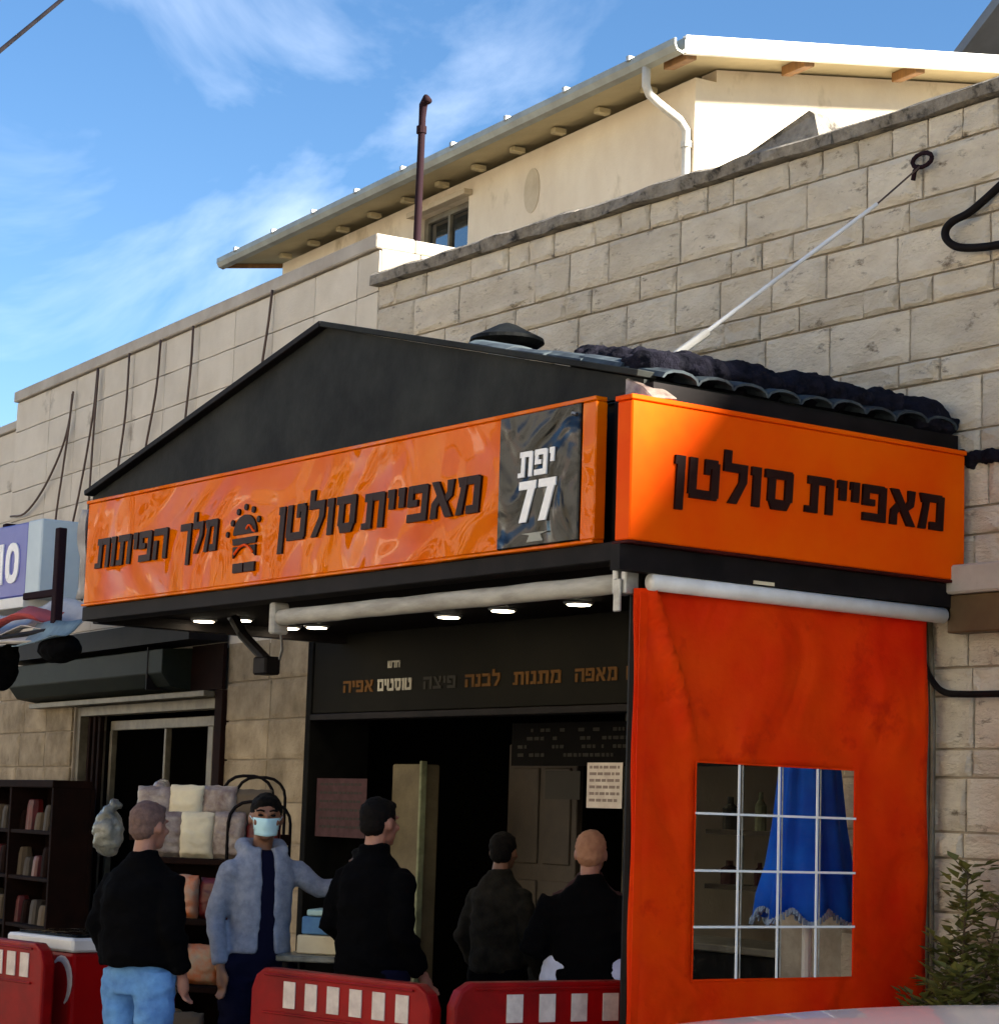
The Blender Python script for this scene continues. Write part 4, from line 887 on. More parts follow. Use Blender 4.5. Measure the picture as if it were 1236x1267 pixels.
    if hood:   # open jacket: two front halves and a back, made as a thick shell with a gap
        for z0 in (0,):
            N_ = 34; zz = [hem, hem+.05, 1.08, 1.2, 1.32, 1.40, 1.455, 1.49]; rx = [.162, .158, .152, .155, .165, .165, .13, .08]; ry = [.135, .13, .122, .12, .12, .112, .09, .075]
            gap = [.34, .30, .26, .24, .22, .24, .30, .36]
            for (ra, name_) in ((0, 'o'),):
                vs = []; fs = []
                for j, z in enumerate(zz):
                    for i in range(N_+1):
                        th = -math.pi/2 + gap[j] + (2*math.pi - 2*gap[j])*i/N_
                        for q in (1.0, .62):
                            p = S(math.cos(th)*rx[j]*q, math.sin(th)*ry[j]*q, z); vs.append(p)
                W2 = (N_+1)*2
                for j in range(len(zz)-1):
                    for i in range(N_):
                        a = j*W2+i*2; fs += [(a, a+2, a+W2+2, a+W2), (a+1, a+W2+1, a+W2+3, a+3)]
                    fs += [(j*W2, (j+1)*W2, (j+1)*W2+1, j*W2+1), (j*W2+N_*2, j*W2+N_*2+1, (j+1)*W2+N_*2+1, (j+1)*W2+N_*2)]
                for i in range(N_):
                    fs += [(i*2, i*2+1, i*2+3, i*2+2), ((len(zz)-1)*W2+i*2, (len(zz)-1)*W2+i*2+2, (len(zz)-1)*W2+i*2+3, (len(zz)-1)*W2+i*2+1)]
                u.add(vs, fs)
        u.tube([S(-.09, -.06, 1.47), S(-.10, .04, 1.49), S(0, .11, 1.48), S(.10, .04, 1.49), S(.09, -.06, 1.47)], [.025, .042, .055, .042, .025], 10)
        tee = MB(); tee.loft([S(0, 0, hem-.06)+(.138*k, .116*k), S(0, 0, 1.1)+(.125*k, .113*k), S(0, 0, 1.32)+(.13*k, .110*k), S(0, .005, 1.43)+(.10*k, .088*k), S(0, .012, 1.475)+(.075*k, .072*k)], 20, 2.2)
        remesh(tee, 'shirt', m_navy, P, .013, 2, .004, 9)
    else:
        u.loft([S(0, 0, hem)+(.178*k*w, .125*k*dep), S(0, 0, hem+.06)+(.19*k*w, .135*k*dep), S(0, .0, 1.08)+(.185*k*w, .13*k*dep), S(0, .0, 1.2)+(.185*k*w, .13*k*dep), S(0, .005, 1.34)+(.190*k*w, .125*k*dep), S(0, .01, 1.40)+(.165*k*w, .105*k), S(0, .015, 1.45)+(.118*k, .088*k), S(0, .015, 1.49)+(.078*k, .075*k), S(0, .010, 1.525)+(.064*k, .066*k)], 22, 2.3)
    for a in arms:
        pts = [Vector(S(*p)) for p in a['j']]; pts[0] += Vector((-.012*k if pts[0].x > 0 else .012*k, 0, -.025*k))
        r0 = a.get('r', .88 if hood else 1.0)
        u.tube([pts[0]+Vector((0, 0, .015)), pts[0].lerp(pts[1], .35), pts[1], pts[1].lerp(pts[2], .5), pts[2]+(pts[1]-pts[2]).normalized()*.02], [.062*k*r0, .066*k*r0, .058*k*r0, .052*k*r0, .043*k*r0], 14)
        u.ell(pts[0]+Vector((0, 0, -.01)), (.062*k, .068*k, .062*k), 12, 8)
    o = remesh(u, top, topm, P, .012, 2, .006 if hood else .013, 8, 1.7)
    # hair
    h = MB()
    if bald:
        h.ell(H(0, .030, -.005), (.080*k, .085*k, .062*k), 16, 10, rot)
    else:
        h.ell(H(0, .020, .040), (.0815*k, .0965*k, .088*k), 18, 12, rot); h.ell(H(0, .050, -.008), (.070*k, .062*k, .062*k), 14, 9, rot)
        h.ell(H(0, -.045, .085), (.054*k, .042*k, .026*k), 12, 8, rot)
    remesh(h, 'hair', hairm, P, .009, 1, .004, 40)
    if extra: extra(P, H, rot, S, k)
    return P
def stand(): return [((-.10, 0, .90), (-.11, -.01, .49), (-.12, .01, .09)), ((.10, 0, .90), (.115, -.02, .49), (.13, .0, .09))]
def arm_down(s, out=.0, fwd=0.0): return dict(j=((s*.175, .0, 1.40), (s*(.235+out), .03, 1.13), (s*(.225+out*.6), -.03-fwd, .89)), dir=(0, -.15, -1), thumb=(0, -1, .2), curl=.6)

# masked man facing us
def mask_face(P, H, rot, S, k):
    d = MB(); vs = []; n, m_ = 11, 7
    for j in range(m_):
        for i in range(n):
            a = -1.15 + 2.3*i/(n-1); t = j/(m_-1)
            rx = .074 - .012*t; y = -(.098+.016*math.cos(a*1.2)*(1-t*.7))*math.cos(a*.92) ; z = -.002 - .088*t + (0.012*abs(a) if t < .5 else -.0*abs(a))
            vs.append(H(math.sin(a)*(rx), y - (.012 if abs(a) < .35 and t < .6 else 0), z + .018*abs(a)*(1 if t > .5 else -1)*.4))
    fs = [(j*n+i, j*n+i+1, (j+1)*n+i+1, (j+1)*n+i) for j in range(m_-1) for i in range(n-1)]
    o = d.add(vs, fs).build('face_mask', m_mask, P, smooth=True); so = o.modifiers.new('t', 'SOLIDIFY'); so.thickness = .004; so.offset = 1
    for sx in (-1, 1):
        d = MB(); d.ell(H(sx*.031, -.0885, .014), (.013*k, .007*k, .007*k), 10, 6, rot); d.build('eye', m_cable, P)
        d = MB(); d.tube([H(sx*.012, -.096, .034), H(sx*.032, -.096, .040), H(sx*.052, -.084, .035)], .0045, 6); d.build('eyebrow', m_hairb, P)
        d = MB(); d.tube([H(sx*.068, -.05, -.008), H(sx*.08, -.005, .01)], .0018, 5); d.build('mask_loop', m_mask, P)
person('man in an open blue-grey hoodie and pale blue face mask, facing the street', (-2.57, -.29, 0), R_(78), 1.76, m_hairb, m_skin2, 'hoodie', m_hood, m_navy,
       [dict(j=((-.175, .0, 1.40), (-.225, .03, 1.14), (-.205, -.05, .90)), dir=(0.1, -.15, -1), thumb=(.3, -1, .2), curl=.7),
        dict(j=((.175, .0, 1.40), (.30, -.02, 1.29), (.50, -.06, 1.31)), dir=(1, .1, -.1), thumb=(0, -.2, 1), curl=.4)], stand(), hood=True, hem=.97, extra=mask_face, head_yaw=R_(-16))
# man with black sweater and pale jeans
def belt_hair(P, H, rot, S, k):
    d = MB(); d.tube([H(.081*math.cos(a), .012+.10*math.sin(a), .030-.02*math.sin(a)) for a in [i*math.pi/10 for i in range(-5, 16)]], .006, 6); d.build('cap_band', m_hairb, P) if False else None
person('man seen from behind in a bulky black sweater and pale blue jeans, at the left', (-2.29, -1.09, 0), R_(-160), 1.70, m_hairg, m_skin, 'sweater', m_blk, m_jean,
       [dict(j=((-.18, .0, 1.40), (-.245, .05, 1.15), (-.22, -.06, .945)), dir=(.05, -.25, -1), thumb=(.3, -1, 0), curl=.8, r=1.12),
        dict(j=((.18, .0, 1.40), (.235, .06, 1.14), (.17, -.10, .94)), dir=(-.1, -.4, -1), thumb=(-.3, -1, 0), curl=.8, r=1.12)], stand(), hem=.975, head_yaw=R_(0), shw=1.12, dep=1.3)
person('black-haired man in a plain black sweater, seen from behind at the middle barrier', (-1.85, -.09, 0), R_(-165), 1.755, m_hairb, m_skin, 'sweater', m_blk, m_navy,
       [dict(j=((-.18, .0, 1.40), (-.22, .04, 1.13), (-.20, -.13, .93)), dir=(.05, -.6, -.6), thumb=(.3, -.5, .6), curl=.6, r=1.05),
        dict(j=((.18, .0, 1.40), (.235, .05, 1.14), (.15, -.20, .98)), dir=(-.2, -.8, -.3), thumb=(-.6, -.3, .6), curl=.6, r=1.05)], stand(), hem=.90, head_yaw=R_(0), shw=.98, dep=1.12)
def tails(P, H, rot, S, k):
    d = MB(); d.loft([S(0, 0, .93)+(.225*k, .115*k), S(0, 0, .98)+(.25*k, .115*k), S(0, 0, 1.08)+(.232*k, .11*k), S(0, .0, 1.15)+(.17*k, .09*k)], 24, 2.2)
    remesh(d, 'shirt_tails', m_shirt, P, .010, 1, .004, 20)
person('balding man in a black jacket over a pale shirt, standing next to the red curtain', (-1.32, .80, 0), R_(-136), 1.63, m_hairr, m_skin, 'jacket', m_blk, m_blk,
       [dict(j=((-.18, .0, 1.40), (-.28, .04, 1.15), (-.10, -.18, 1.10)), dir=(.6, -.6, 0), thumb=(0, 0, 1), r=1.35),
        dict(j=((.18, .0, 1.40), (.28, .04, 1.15), (.10, -.18, 1.10)), dir=(-.6, -.6, 0), thumb=(0, 0, 1), r=1.35)], stand(), hem=.885, shw=1.05, extra=tails, head_pitch=R_(0))
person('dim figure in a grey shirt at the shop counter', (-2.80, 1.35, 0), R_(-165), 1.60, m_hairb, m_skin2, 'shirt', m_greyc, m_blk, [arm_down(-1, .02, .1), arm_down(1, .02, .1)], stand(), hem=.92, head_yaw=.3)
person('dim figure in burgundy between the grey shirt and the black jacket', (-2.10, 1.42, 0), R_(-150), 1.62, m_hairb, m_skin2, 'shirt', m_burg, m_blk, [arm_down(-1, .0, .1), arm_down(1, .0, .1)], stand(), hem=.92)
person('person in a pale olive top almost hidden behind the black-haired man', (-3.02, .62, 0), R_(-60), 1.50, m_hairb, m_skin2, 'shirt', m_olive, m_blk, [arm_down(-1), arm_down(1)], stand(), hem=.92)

# ------------------------------------------------------------------ traffic barriers
def barrier(label, loc, rz, L=1.25, n=7, skip=()):
    B = thing('traffic_barrier', label, 'barrier', loc, rz, 'red plastic barriers in front of the kiosk')
    h = L/2
    pts = [(-h, .12), (-h, .90), (-h+.03, .965), (-h+.09, 1.0), (h-.09, 1.0), (h-.03, .965), (h, .90), (h, .12)]
    d = MB(); d.prism(pts, -.035, .035); d.build('panel', m_red, B, bevel=.014, segs=2)
    d = MB(); d.box(-h+.10, h-.10, -.046, -.036, .80, .812); d.box(-h+.10, h-.10, -.046, -.036, .966, .976); d.box(-h+.06, h-.06, -.05, -.036, .50, .53); d.build('rib', m_red, B, bevel=.003)
    for i in range(n):
        if i in skip: continue
        x = -h + .13 + (L-.30)*i/(n-1); d = MB(); d.box(x-.040, x+.040, -.0405, -.036, .832, .948); d.build('reflector', m_refl, B)
    for s in (-1, 1):
        d = MB(); d.box(s*(h-.2)-.04, s*(h-.2)+.04, -.26, .26, 0.0, .12); d.build('foot', m_red, B, bevel=.015)
    for x in (-.3, .3):
        d = MB(); d.box(x-.14, x+.14, -.037, -.0355, .25, .46); d.build('hollow', m_blk, B)
    return B
barrier('red barrier with white reflectors at the far left edge, left of the freezer', (-3.62, -1.29, 0.0), R_(6), 1.3, 9)
barrier('red barrier with white reflectors in the middle, in front of the black-haired man', (-1.13, -.70, -.02), R_(8), 1.2, 7, (0,))
barrier('red barrier standing just left of the red curtain, under the canopy', (-.42, -.13, 0.0), R_(86), 0.95, 5, (0,))

# ------------------------------------------------------------------ freezer
FZ = thing('ice_cream_freezer', 'red chest freezer with white rim and swirl print, left of the pale jeans', 'freezer', (-3.38, -.78, 0), R_(8))
d = MB(); d.box(-.28, .28, -.32, .32, .10, .95); d.build('cabinet', m_fred, FZ, bevel=.02, segs=2)
d = MB(); d.box(-.30, .30, -.34, .34, .952, 1.02); d.build('rim', m_white, FZ, bevel=.012)
d = MB(); d.box(-.26, .26, -.29, .29, 1.021, 1.035); d.build('lid', m_glass, FZ)
d = MB(); d.box(-.26, .26, -.29, .29, .96, 1.019); d.build('lid_frame', m_gutter, FZ)
d = MB()
for cx_, cz_, r0, a0, a1 in ((-.02, .78, .10, -1.2, 1.5), (.10, .75, .14, 1.6, 4.2), (.18, .80, .09, -1.0, 2.2)):
    path = [(cx_+r0*math.cos(a0+(a1-a0)*i/10), -.324, cz_+r0*1.3*math.sin(a0+(a1-a0)*i/10)) for i in range(11)]
    d.tube(path, [.006+.018*math.sin(math.pi*i/10) for i in range(11)], 6, flat=(1, .15))
d.build('swirl_print', m_refl, FZ)
d = MB(); d.box(-.27, .27, -.332, -.322, .55, .585); d.build('white_stripe', m_white, FZ)
d = MB(); d.box(-.26, .26, -.29, .29, .0, .1); d.build('base', m_blk, FZ)

# ------------------------------------------------------------------ racks and goods
RK = thing('wooden_bread_rack', 'dark red-brown shelving rack against the stone wall at the left edge', 'rack', (-9.95, 1.75, 0), LRZ)
d = MB()
d.box(-1.3, .75, -.02, .32, 1.80, 1.86); d.box(-1.3, .75, .30, .34, 0, 1.80); d.build('cabinet', m_rack, RK, bevel=.006)
for z in (.3, .68, 1.06, 1.43):
    d = MB(); d.box(-1.27, .72, 0, .30, z, z+.03); d.build('shelf', m_rack, RK, bevel=.004)
for x in (-1.3, -.3, .71):
    d = MB(); d.box(x, x+.04, -.01, .30, 0, 1.80); d.build('side_panel', m_rack, RK, bevel=.004)
rb = random.Random(9)
pk_ = [('dark red', m_plasr), ('brown', m_door), ('black', m_rack), ('rust brown', m_stem)]
sk_ = ['lowest', 'second lowest', 'third', 'top']; nth = ['first', 'second', 'third', 'fourth', 'fifth', 'sixth', 'seventh', 'eighth', 'ninth']
for zi, z in enumerate((.33, .71, 1.09, 1.46)):
    if zi == 0: continue
    for i in range(9):
        x = -1.13 + i*.21
        cn_, mm = pk_[(i*2+zi*3+i//3) % 4]
        d = MB(); q = rb.uniform(.05, .085); hh = rb.uniform(.14, .26)
        d.loft([(x, .14, z, q, .07), (x, .14, z+hh*.75, q*.97, .06), (x, .14, z+hh*.96, q*.95, .05), (x, .14, z+hh, q*.9, .04)], 10, 3.2)
        o = d.build('packet', mm, None); o.matrix_world = Matrix.Translation(RK.location) @ Matrix.Rotation(LRZ, 4, 'Z')
        tag(o, f'{cn_} packet, {nth[8-i]} from the right on the {sk_[zi]} shelf of the dark rack', 'packet', 'packets on the dark bread rack')
# bakery trolley with arched frames
def trolley(label, loc, rz, w, h, top):
    B = thing('bread_trolley', label, 'trolley', loc, rz)
    for y in (-.2, .2):
        d = MB(); r_ = .11
        p = [(-w, y, .12), (-w, y, h-r_)] + [(-w+r_-r_*math.cos(a), y, h-r_+r_*math.sin(a)) for a in (.4, .8, 1.2, 1.57)] + [(w-r_+r_*math.sin(a), y, h-r_+r_*math.cos(a)) for a in (0, .4, .8, 1.2, 1.57)] + [(w, y, .12)]
        d.tube(p, .009, 8); d.build('arched_frame', m_cable, B, smooth=True)
    for i in range(7):
        z = .25 + i*(h-.45)/7; d = MB(); d.box(-w+.01, w-.01, -.19, .19, z, z+.012); d.build('tray', m_rust, B)
    for x in (-w, w):
        for y in (-.2, .2): d = MB(); d.tube([(x, y-.012, .06), (x, y+.012, .06)], .055, 12); d.build('wheel', m_cable, B)
    return B
T1 = trolley('tall black trolley with a rounded top, behind the masked man against the stone pier', (-3.62, .25, 0), R_(50), .14, 1.86, 0)
T2 = trolley('black trolley with a rounded top just left of the masked man', (-3.08, -.02, 0), R_(50), .13, 1.72, 0)
rb = random.Random(12)
lab3 = [('pale crumpled plastic bag', m_plasb), ('dark red snack packet', m_plasr), ('loaf of golden bread', m_bread), ('orange snack packet', m_orangep)]
def crumple(o, amp, f, seed):
    me = o.data; ns = [v.normal.copy() for v in me.vertices]
    for v, nn in zip(me.vertices, ns):
        p = v.co*f + Vector((seed, seed*.7, 0)); w = Vector((noise.noise(p*.6), noise.noise(p*.6+Vector((9, 0, 0))), 0))*1.2
        a = abs(noise.noise(p+w)); b = abs(noise.noise(p*2.3+w*2)); v.co += nn*amp*(2.2*a + 1.1*b - .5)
def packet(name, mm, loc, rz, w, h, dp, label, cat):
    d = MB(); d.loft([(0, 0, 0, w, .004), (0, 0, h*.10, w*.97, dp*.8), (0, 0, h*.5, w*.95, dp), (0, 0, h*.88, w*.96, dp*.7), (0, 0, h, w, .004)], 18, 3.0)
    o = remesh(d, name, mm, None, .009, 1, .004, 22, w*90, loc=loc, rz=rz); tag(o, label, cat); return o
def blob(name, mm, loc, r, seed, label, cat, group=None, wr=.012):
    d = MB(); d.ell((0, 0, 0), r, 14, 9); rr_ = random.Random(seed)
    if 'bag' in name: d.tube([(0, 0, r[2]*.5), (0.01, 0, r[2]*.95), (.02, .01, r[2]*1.15), (.035, .02, r[2]*1.3)], [r[0]*.7, r[0]*.4, r[0]*.3, r[0]*.35], 10)
    for i in range(3): d.ell((rr_.uniform(-.5, .5)*r[0], rr_.uniform(-.5, .5)*r[1], rr_.uniform(-.4, .6)*r[2]), (r[0]*.6, r[1]*.6, r[2]*.6), 10, 7)
    o = remesh(d, name, mm, None, .011, 1, wr, 11, seed, loc=loc)
    if 'bag' in name or 'packet' in name: crumple(o, .012, 11, seed)
    tag(o, label, cat, group); return o
for i, (x, y, z, q, mm, lb) in enumerate(((-2.93, -.62, .78, .085, m_bread, 'round golden loaf in front of the goods stand, upper of the three'), (-2.86, -.60, .62, .095, m_bread, 'round golden loaf in front of the goods stand, middle of the three'), (-2.98, -.66, .46, .10, m_orangep, 'round orange-brown loaf in front of the goods stand, lowest of the three'))):
    blob('bread_loaf', mm, (x, y, z), (q, q*.85, q*.62), 90+i, lb, 'bread')
d = MB(); d.box(-3.12, -2.72, -.76, -.50, .0, .40); d.box(-3.06, -2.80, -.68, -.56, .40, .56); o = d.build('crate', m_stem, None, bevel=.01); tag(o, 'brown crate holding the round loaves in front of the goods stand', 'crate')
# market pile left of the masked man
TB = thing('goods_stand', 'dark stepped stand heaped with bread and packets, between the two men at the left', 'stand', (-3.0, -.42, 0), R_(38))
for i, (z, yy) in enumerate(((.45, -.25), (.80, -.10), (1.12, .05), (1.42, .2))):
    d = MB(); d.box(-.36, .36, yy-.12, yy+.14, z-.03, z); d.build('shelf', m_rack, TB, bevel=.004)
for x in (-.36, .33):
    d = MB(); d.prism([(-.36, 0), (.34, 0), (.34, 1.42), (.2, 1.42), (-.36, .5)], x, x+.03, 'x'); d.build('side_panel', m_rack, TB)
d = MB(); d.box(-.33, .33, .30, .33, 0.1, 1.42); d.build('back_panel', m_rack, TB)
TM = Matrix.Translation((-3.0, -.42, 0)) @ Matrix.Rotation(R_(38), 4, 'Z')
def tp(x, y, z): v = TM @ Vector((x, y, z)); return tuple(v)
goods = []
gcol = [('pale', m_plasb), ('dark red', m_plasr), ('orange', m_orangep), ('tan', m_bread), ('cream', m_boxc), ('brown', m_stem)]
rows_ = [('bottom shelf', .45, -.25, (3, 2, 5, 3)), ('second shelf', .80, -.10, (3, 0, 2, 3)), ('third shelf', 1.12, .05, (1, 2, 1, 0)), ('top shelf', 1.42, .20, (0, 4, 0, 1))]
ordn = ['leftmost', 'second from the left', 'third from the left', 'rightmost']
for sn, z, yy, ci in rows_:
    for q, c_ in enumerate(ci):
        cn_, mm = gcol[c_]
        if mm is m_bread: goods.append((-.27+q*.18, yy, z+.065, (.105, .08, .06), mm, 'bread_loaf', f'{cn_} loaf, {ordn[q]} on the {sn} of the goods stand', 'bread'))
        else: goods.append((-.27+q*.18, yy+rnd.uniform(-.03, .03), z+.10, (.10, .08, .08), mm, 'snack_packet', f'{cn_} packet, {ordn[q]} on the {sn} of the goods stand', 'packet'))
for q, (x, z, mm, cn_) in enumerate(((-.40, 1.63, m_plasb, 'pale'), (-.22, 1.66, m_boxc, 'cream'), (-.03, 1.64, m_plasb, 'pinkish'), (.16, 1.62, m_stem, 'brown'))):
    goods.append((x, .33, z+.03, (.11, .08, .08), mm, 'snack_packet', f'{cn_} packet, {ordn[q]} on the raised back shelf of the goods stand', 'packet'))
d = MB(); d.box(-.50, .33, .24, .44, 1.50, 1.555); d.build('raised_shelf', m_rack, TB)
for i, (x, y, z, r0, mm, nm, lb, ct) in enumerate(goods):
    if nm == 'snack_packet': packet(nm, mm, tp(x, y, z-.10), R_(38+rnd.uniform(-15, 15)), r0[0]*.95, rnd.uniform(.19, .27), .05, lb, ct)
    else: blob(nm, mm, tp(x, y, z), r0, 20+i, lb, ct)
blob('plastic_bag', m_greyb, (-3.14, -.86, 1.54), (.085, .07, .12), 50, 'crumpled transparent grey bag behind the left shoulder of the man in jeans', 'bag')
blob('plastic_bag', m_plasb, (-3.96, -.15, 1.69), (.13, .10, .09), 52, 'crumpled white bag seen just above the head of the man in jeans', 'bag')
d = MB(); d.box(-.055, .055, -.004, .004, 0, .13); o = d.build('price_card', m_paper, TB, (-.27, -.12, 1.20)); o.rotation_euler = (R_(-12), R_(14), R_(10))
# stacked cartons by the middle barrier
CT = [('box', 'wide cream carton at the bottom of the stack behind the middle barrier', m_boxc, .21, .14, 1.00, .09), ('box', 'blue carton in the middle of the stack behind the middle barrier', m_boxb, .195, .13, 1.095, .085), ('box', 'flat pale teal lid topmost of the carton stack behind the middle barrier', m_boxt, .18, .125, 1.185, .03)]
TBL = thing('folding_table', 'low dark table carrying the stack of cartons behind the middle barrier', 'table', (-2.25, .02, 0), R_(45))
d = MB(); d.box(-.30, .30, -.22, .22, .955, .985); d.build('tabletop', m_greyb, TBL, bevel=.006)
for sx in (-.26, .26):
    for sy in (-.18, .18): d = MB(); d.tube([(sx, sy, 0), (sx, sy, .955)], .016, 8); d.build('leg', m_cable, TBL)
for nm, lb, mm, w, dd, z, h in CT:
    d = MB(); d.box(-w, w, -dd, dd, 0, h); o = d.build(nm, mm, None, (-2.26, .03, z-.012), R_(40 + rnd.uniform(-6, 6)), bevel=.006); tag(o, lb, 'box')

# folded blue parasol behind the clear window
UM = thing('folded_parasol', 'closed blue market parasol with a pale fringe, seen through the clear window', 'parasol', (-.62, 1.57, 0))
vs = []; fs = []; NP = 64; zz = [2.55, 2.35, 2.1, 1.9, 1.7, 1.5, 1.36, 1.27]; rr0 = [.04, .08, .12, .145, .165, .195, .235, .25]
for j, (z, r0) in enumerate(zip(zz, rr0)):
    for i in range(NP):
        a = 2*math.pi*i/NP; q = r0*(1 + .10*math.sin(a*8) + .05*math.sin(a*13+1))
        vs.append((q*math.cos(a)*.95, q*math.sin(a), z - (.03*math.sin(a*8+.6) if j == len(zz)-1 else 0)))
fs = [(j*NP+i, j*NP+(i+1) % NP, (j+1)*NP+(i+1) % NP, (j+1)*NP+i) for j in range(len(zz)-1) for i in range(NP)]
o = MB().add(vs, fs).build('canopy', m_umb, UM, smooth=True); so = o.modifiers.new('t', 'SOLIDIFY'); so.thickness = .004
d = MB(); rb = random.Random(4)
for i in range(150):
    a = 2*math.pi*i/150; q = .25*(1 + .10*math.sin(a*8) + .05*math.sin(a*13+1)); x, y = q*math.cos(a)*.95, q*math.sin(a); z = 1.27 - .03*math.sin(a*8+.6)
    d.tube([(x, y, z+.005), (x*1.03+rb.uniform(-.01, .01), y*1.03+rb.uniform(-.01, .01), z-rb.uniform(.015, .03))], .006, 4)
d.build('fringe', m_fringe, UM)
d = MB(); d.tube([(0, 0, .05), (0, 0, 2.62)], .024, 10); d.build('pole', m_white, UM)
d = MB(); d.loft([(0, 0, 0, .25, .25), (0, 0, .06, .24, .24), (0, 0, .08, .06, .06), (0, 0, .3, .035, .035)], 20); d.build('base', m_metal, UM)

# ------------------------------------------------------------------ left signs and cloth
S1 = thing('number_sign', 'blue-violet box sign with white digits and a pale side, at the left edge', 'sign', (-8.93, 1.2, 0))
d = MB(); d.box(-1.6, 0, 0, .30, 3.26, 3.835); d.build('sign_face', m_blue, S1, bevel=.01)
d = MB(); d.box(.001, .26, -.004, .33, 3.235, 3.84); d.build('sign_side', m_bluew, S1, bevel=.01)
word('010', -.86, -.13, 3.37, .32, 'digits', m_whitel, S1, 0, depth=.008, rtl=False, gap=.14)
d = MB(); d.box(-1.6, 0.0, -.01, .30, 3.17, 3.255); d.build('lower_band', m_white, S1, bevel=.004)
P1 = thing('sign_bracket', 'dark red iron upright with a crossbar, right of the blue number sign', 'bracket', (0, 0, 0))
d = MB(); d.box(-7.10, -7.03, .58, .64, 2.86, 3.57); d.build('upright', m_rust, P1, bevel=.006)
d = MB(); d.box(-7.62, -7.101, .60, .64, 3.10, 3.15); d.build('crossbar', m_rust, P1, bevel=.006)
# cloth canopy
AW = thing('striped_cloth_awning', 'sagging white cloth awning with a red band, below the blue number sign', 'awning', (0, 0, 0))
def clothsheet(x0, x1, y0, y1, z0, z1, amp, m, name, parent, nx=24, ny=10, seed=0):
    vs = []; 
    for j in range(ny+1):
        for i in range(nx+1):
            x = x0+(x1-x0)*i/nx; y = y0+(y1-y0)*j/ny; t = j/ny
            z = z0+(z1-z0)*t + amp*noise.noise(Vector((x*2.5+seed, y*2.5, seed))) + amp*.5*math.sin(x*5+seed+t*2) - amp*1.2*math.sin(math.pi*t)
            vs.append((x, y+amp*.5*noise.noise(Vector((x*3, seed, y))), z))
    fs = [(j*(nx+1)+i, j*(nx+1)+i+1, (j+1)*(nx+1)+i+1, (j+1)*(nx+1)+i) for j in range(ny) for i in range(nx)]
    o = MB().add(vs, fs).build(name, m, parent, smooth=True); so = o.modifiers.new('t', 'SOLIDIFY'); so.thickness = .006; return o
clothsheet(-9.6, -7.08, .55, .95, 2.86, 3.12, .07, m_cloth, 'cloth', AW, seed=1)
clothsheet(-9.6, -7.25, .50, .75, 2.955, 3.04, .05, m_clothred, 'red_band', AW, ny=4, seed=1)
clothsheet(-9.6, -7.15, .46, .56, 2.79, 2.86, .03, m_cloth, 'valance', AW, ny=3, seed=2)
d = MB(); d.tube([(-9.6, .52, 2.80), (-7.1, .56, 2.85)], .022, 8); d.build('awning_bar', m_trim, AW)
TP = thing('blue_grey_tarpaulin', 'crumpled blue-grey tarpaulin flap at the left lower end of the kiosk canopy', 'tarpaulin', (0, 0, 0))
clothsheet(-7.35, -6.62, .42, .60, 2.76, 2.90, .04, m_tarp, 'flap', TP, nx=14, ny=6, seed=4)
blob('rolled_tarpaulin', m_blk, (-6.85, .55, 2.72), (.24, .12, .10), 70, 'black rolled tarpaulin bundle under the blue-grey flap', 'bundle', wr=.008)
blob('rolled_tarpaulin', m_blk, (-7.9, .6, 2.62), (.10, .12, .16), 71, 'black hanging bundle under the striped cloth awning at the left edge', 'bundle', wr=.008)
PL = thing('plastic_sheet_strip', 'pale grey plastic strip hanging at the left end of the orange front sign', 'plastic strip', (0, 0, 0))
vs = []
for j in range(12):
    z = 2.92+.55*j/11
    for i in range(4): vs.append((-5.26-.03*i+.012*math.sin(z*14+i), -.05+.03*math.sin(z*9+i*2), z))
fs = [(j*4+i, j*4+i+1, (j+1)*4+i+1, (j+1)*4+i) for j in range(11) for i in range(3)]
o = MB().add(vs, fs).build('strip', mat('grey_plastic_film', (.45, .44, .44), .35, col2=(.3, .29, .3), nscale=9), PL, smooth=True); so = o.modifiers.new('t', 'SOLIDIFY'); so.thickness = .004

# cables on the slab facade (each its own)
def lp(l, z, off=-.05):   # point on the slab facade, l metres left of the seam
    c_, s_ = math.cos(LRZ), math.sin(LRZ); x, y = -l, off
    return (-5.18 + x*c_ - y*s_, WY + x*s_ + y*c_, z)
cabs = [('cable hanging farthest left on the slab facade, swinging out to the left edge', [(5.77, 5.30), (5.85, 5.0), (6.05, 4.75), (6.45, 4.48), (6.9, 4.32), (7.3, 4.33)]),
        ('thin cable dropping behind the blue number sign', [(5.79, 5.28), (5.83, 5.0), (5.93, 4.6), (6.05, 4.1), (6.1, 3.2)]),
        ('long dark cable slanting down left of the orange sign', [(5.18, 5.42), (5.24, 5.0), (5.45, 4.4), (5.75, 3.8), (6.1, 3.2)]),
        ('cable hanging straight in the joint above the left end of the gable', [(5.16, 5.40), (5.20, 4.8), (5.22, 4.1), (5.25, 3.4)]),
        ('faint cable in the joint, second pair from the left', [(4.44, 5.43), (4.46, 4.9), (4.6, 4.3), (4.7, 3.6)]),
        ('dark cable in the joint left of the gable slope', [(3.75, 5.43), (3.80, 5.0), (3.98, 4.5), (4.05, 4.0)]),
        ('dark cable in the joint halfway up the gable slope', [(3.08, 5.43), (3.09, 5.1), (3.15, 4.68), (3.2, 4.2)]),
        ('short dark cable in the joint nearest the gable peak', [(1.615, 5.447), (1.66, 5.2), (1.74, 4.89), (1.8, 4.5)])]
for lb, pts in cabs:
    d = MB(); d.tube(crv([lp(*p) for p in pts], 4), .010, 6); tag(d.build('wall_cable', m_cableb, smooth=True), lb, 'cable', 'cables hanging on the slab facade')
JB = thing('junction_box', 'small rusty junction box on the slab facade at the left edge', 'junction box', lp(7.32, 4.15), LRZ)
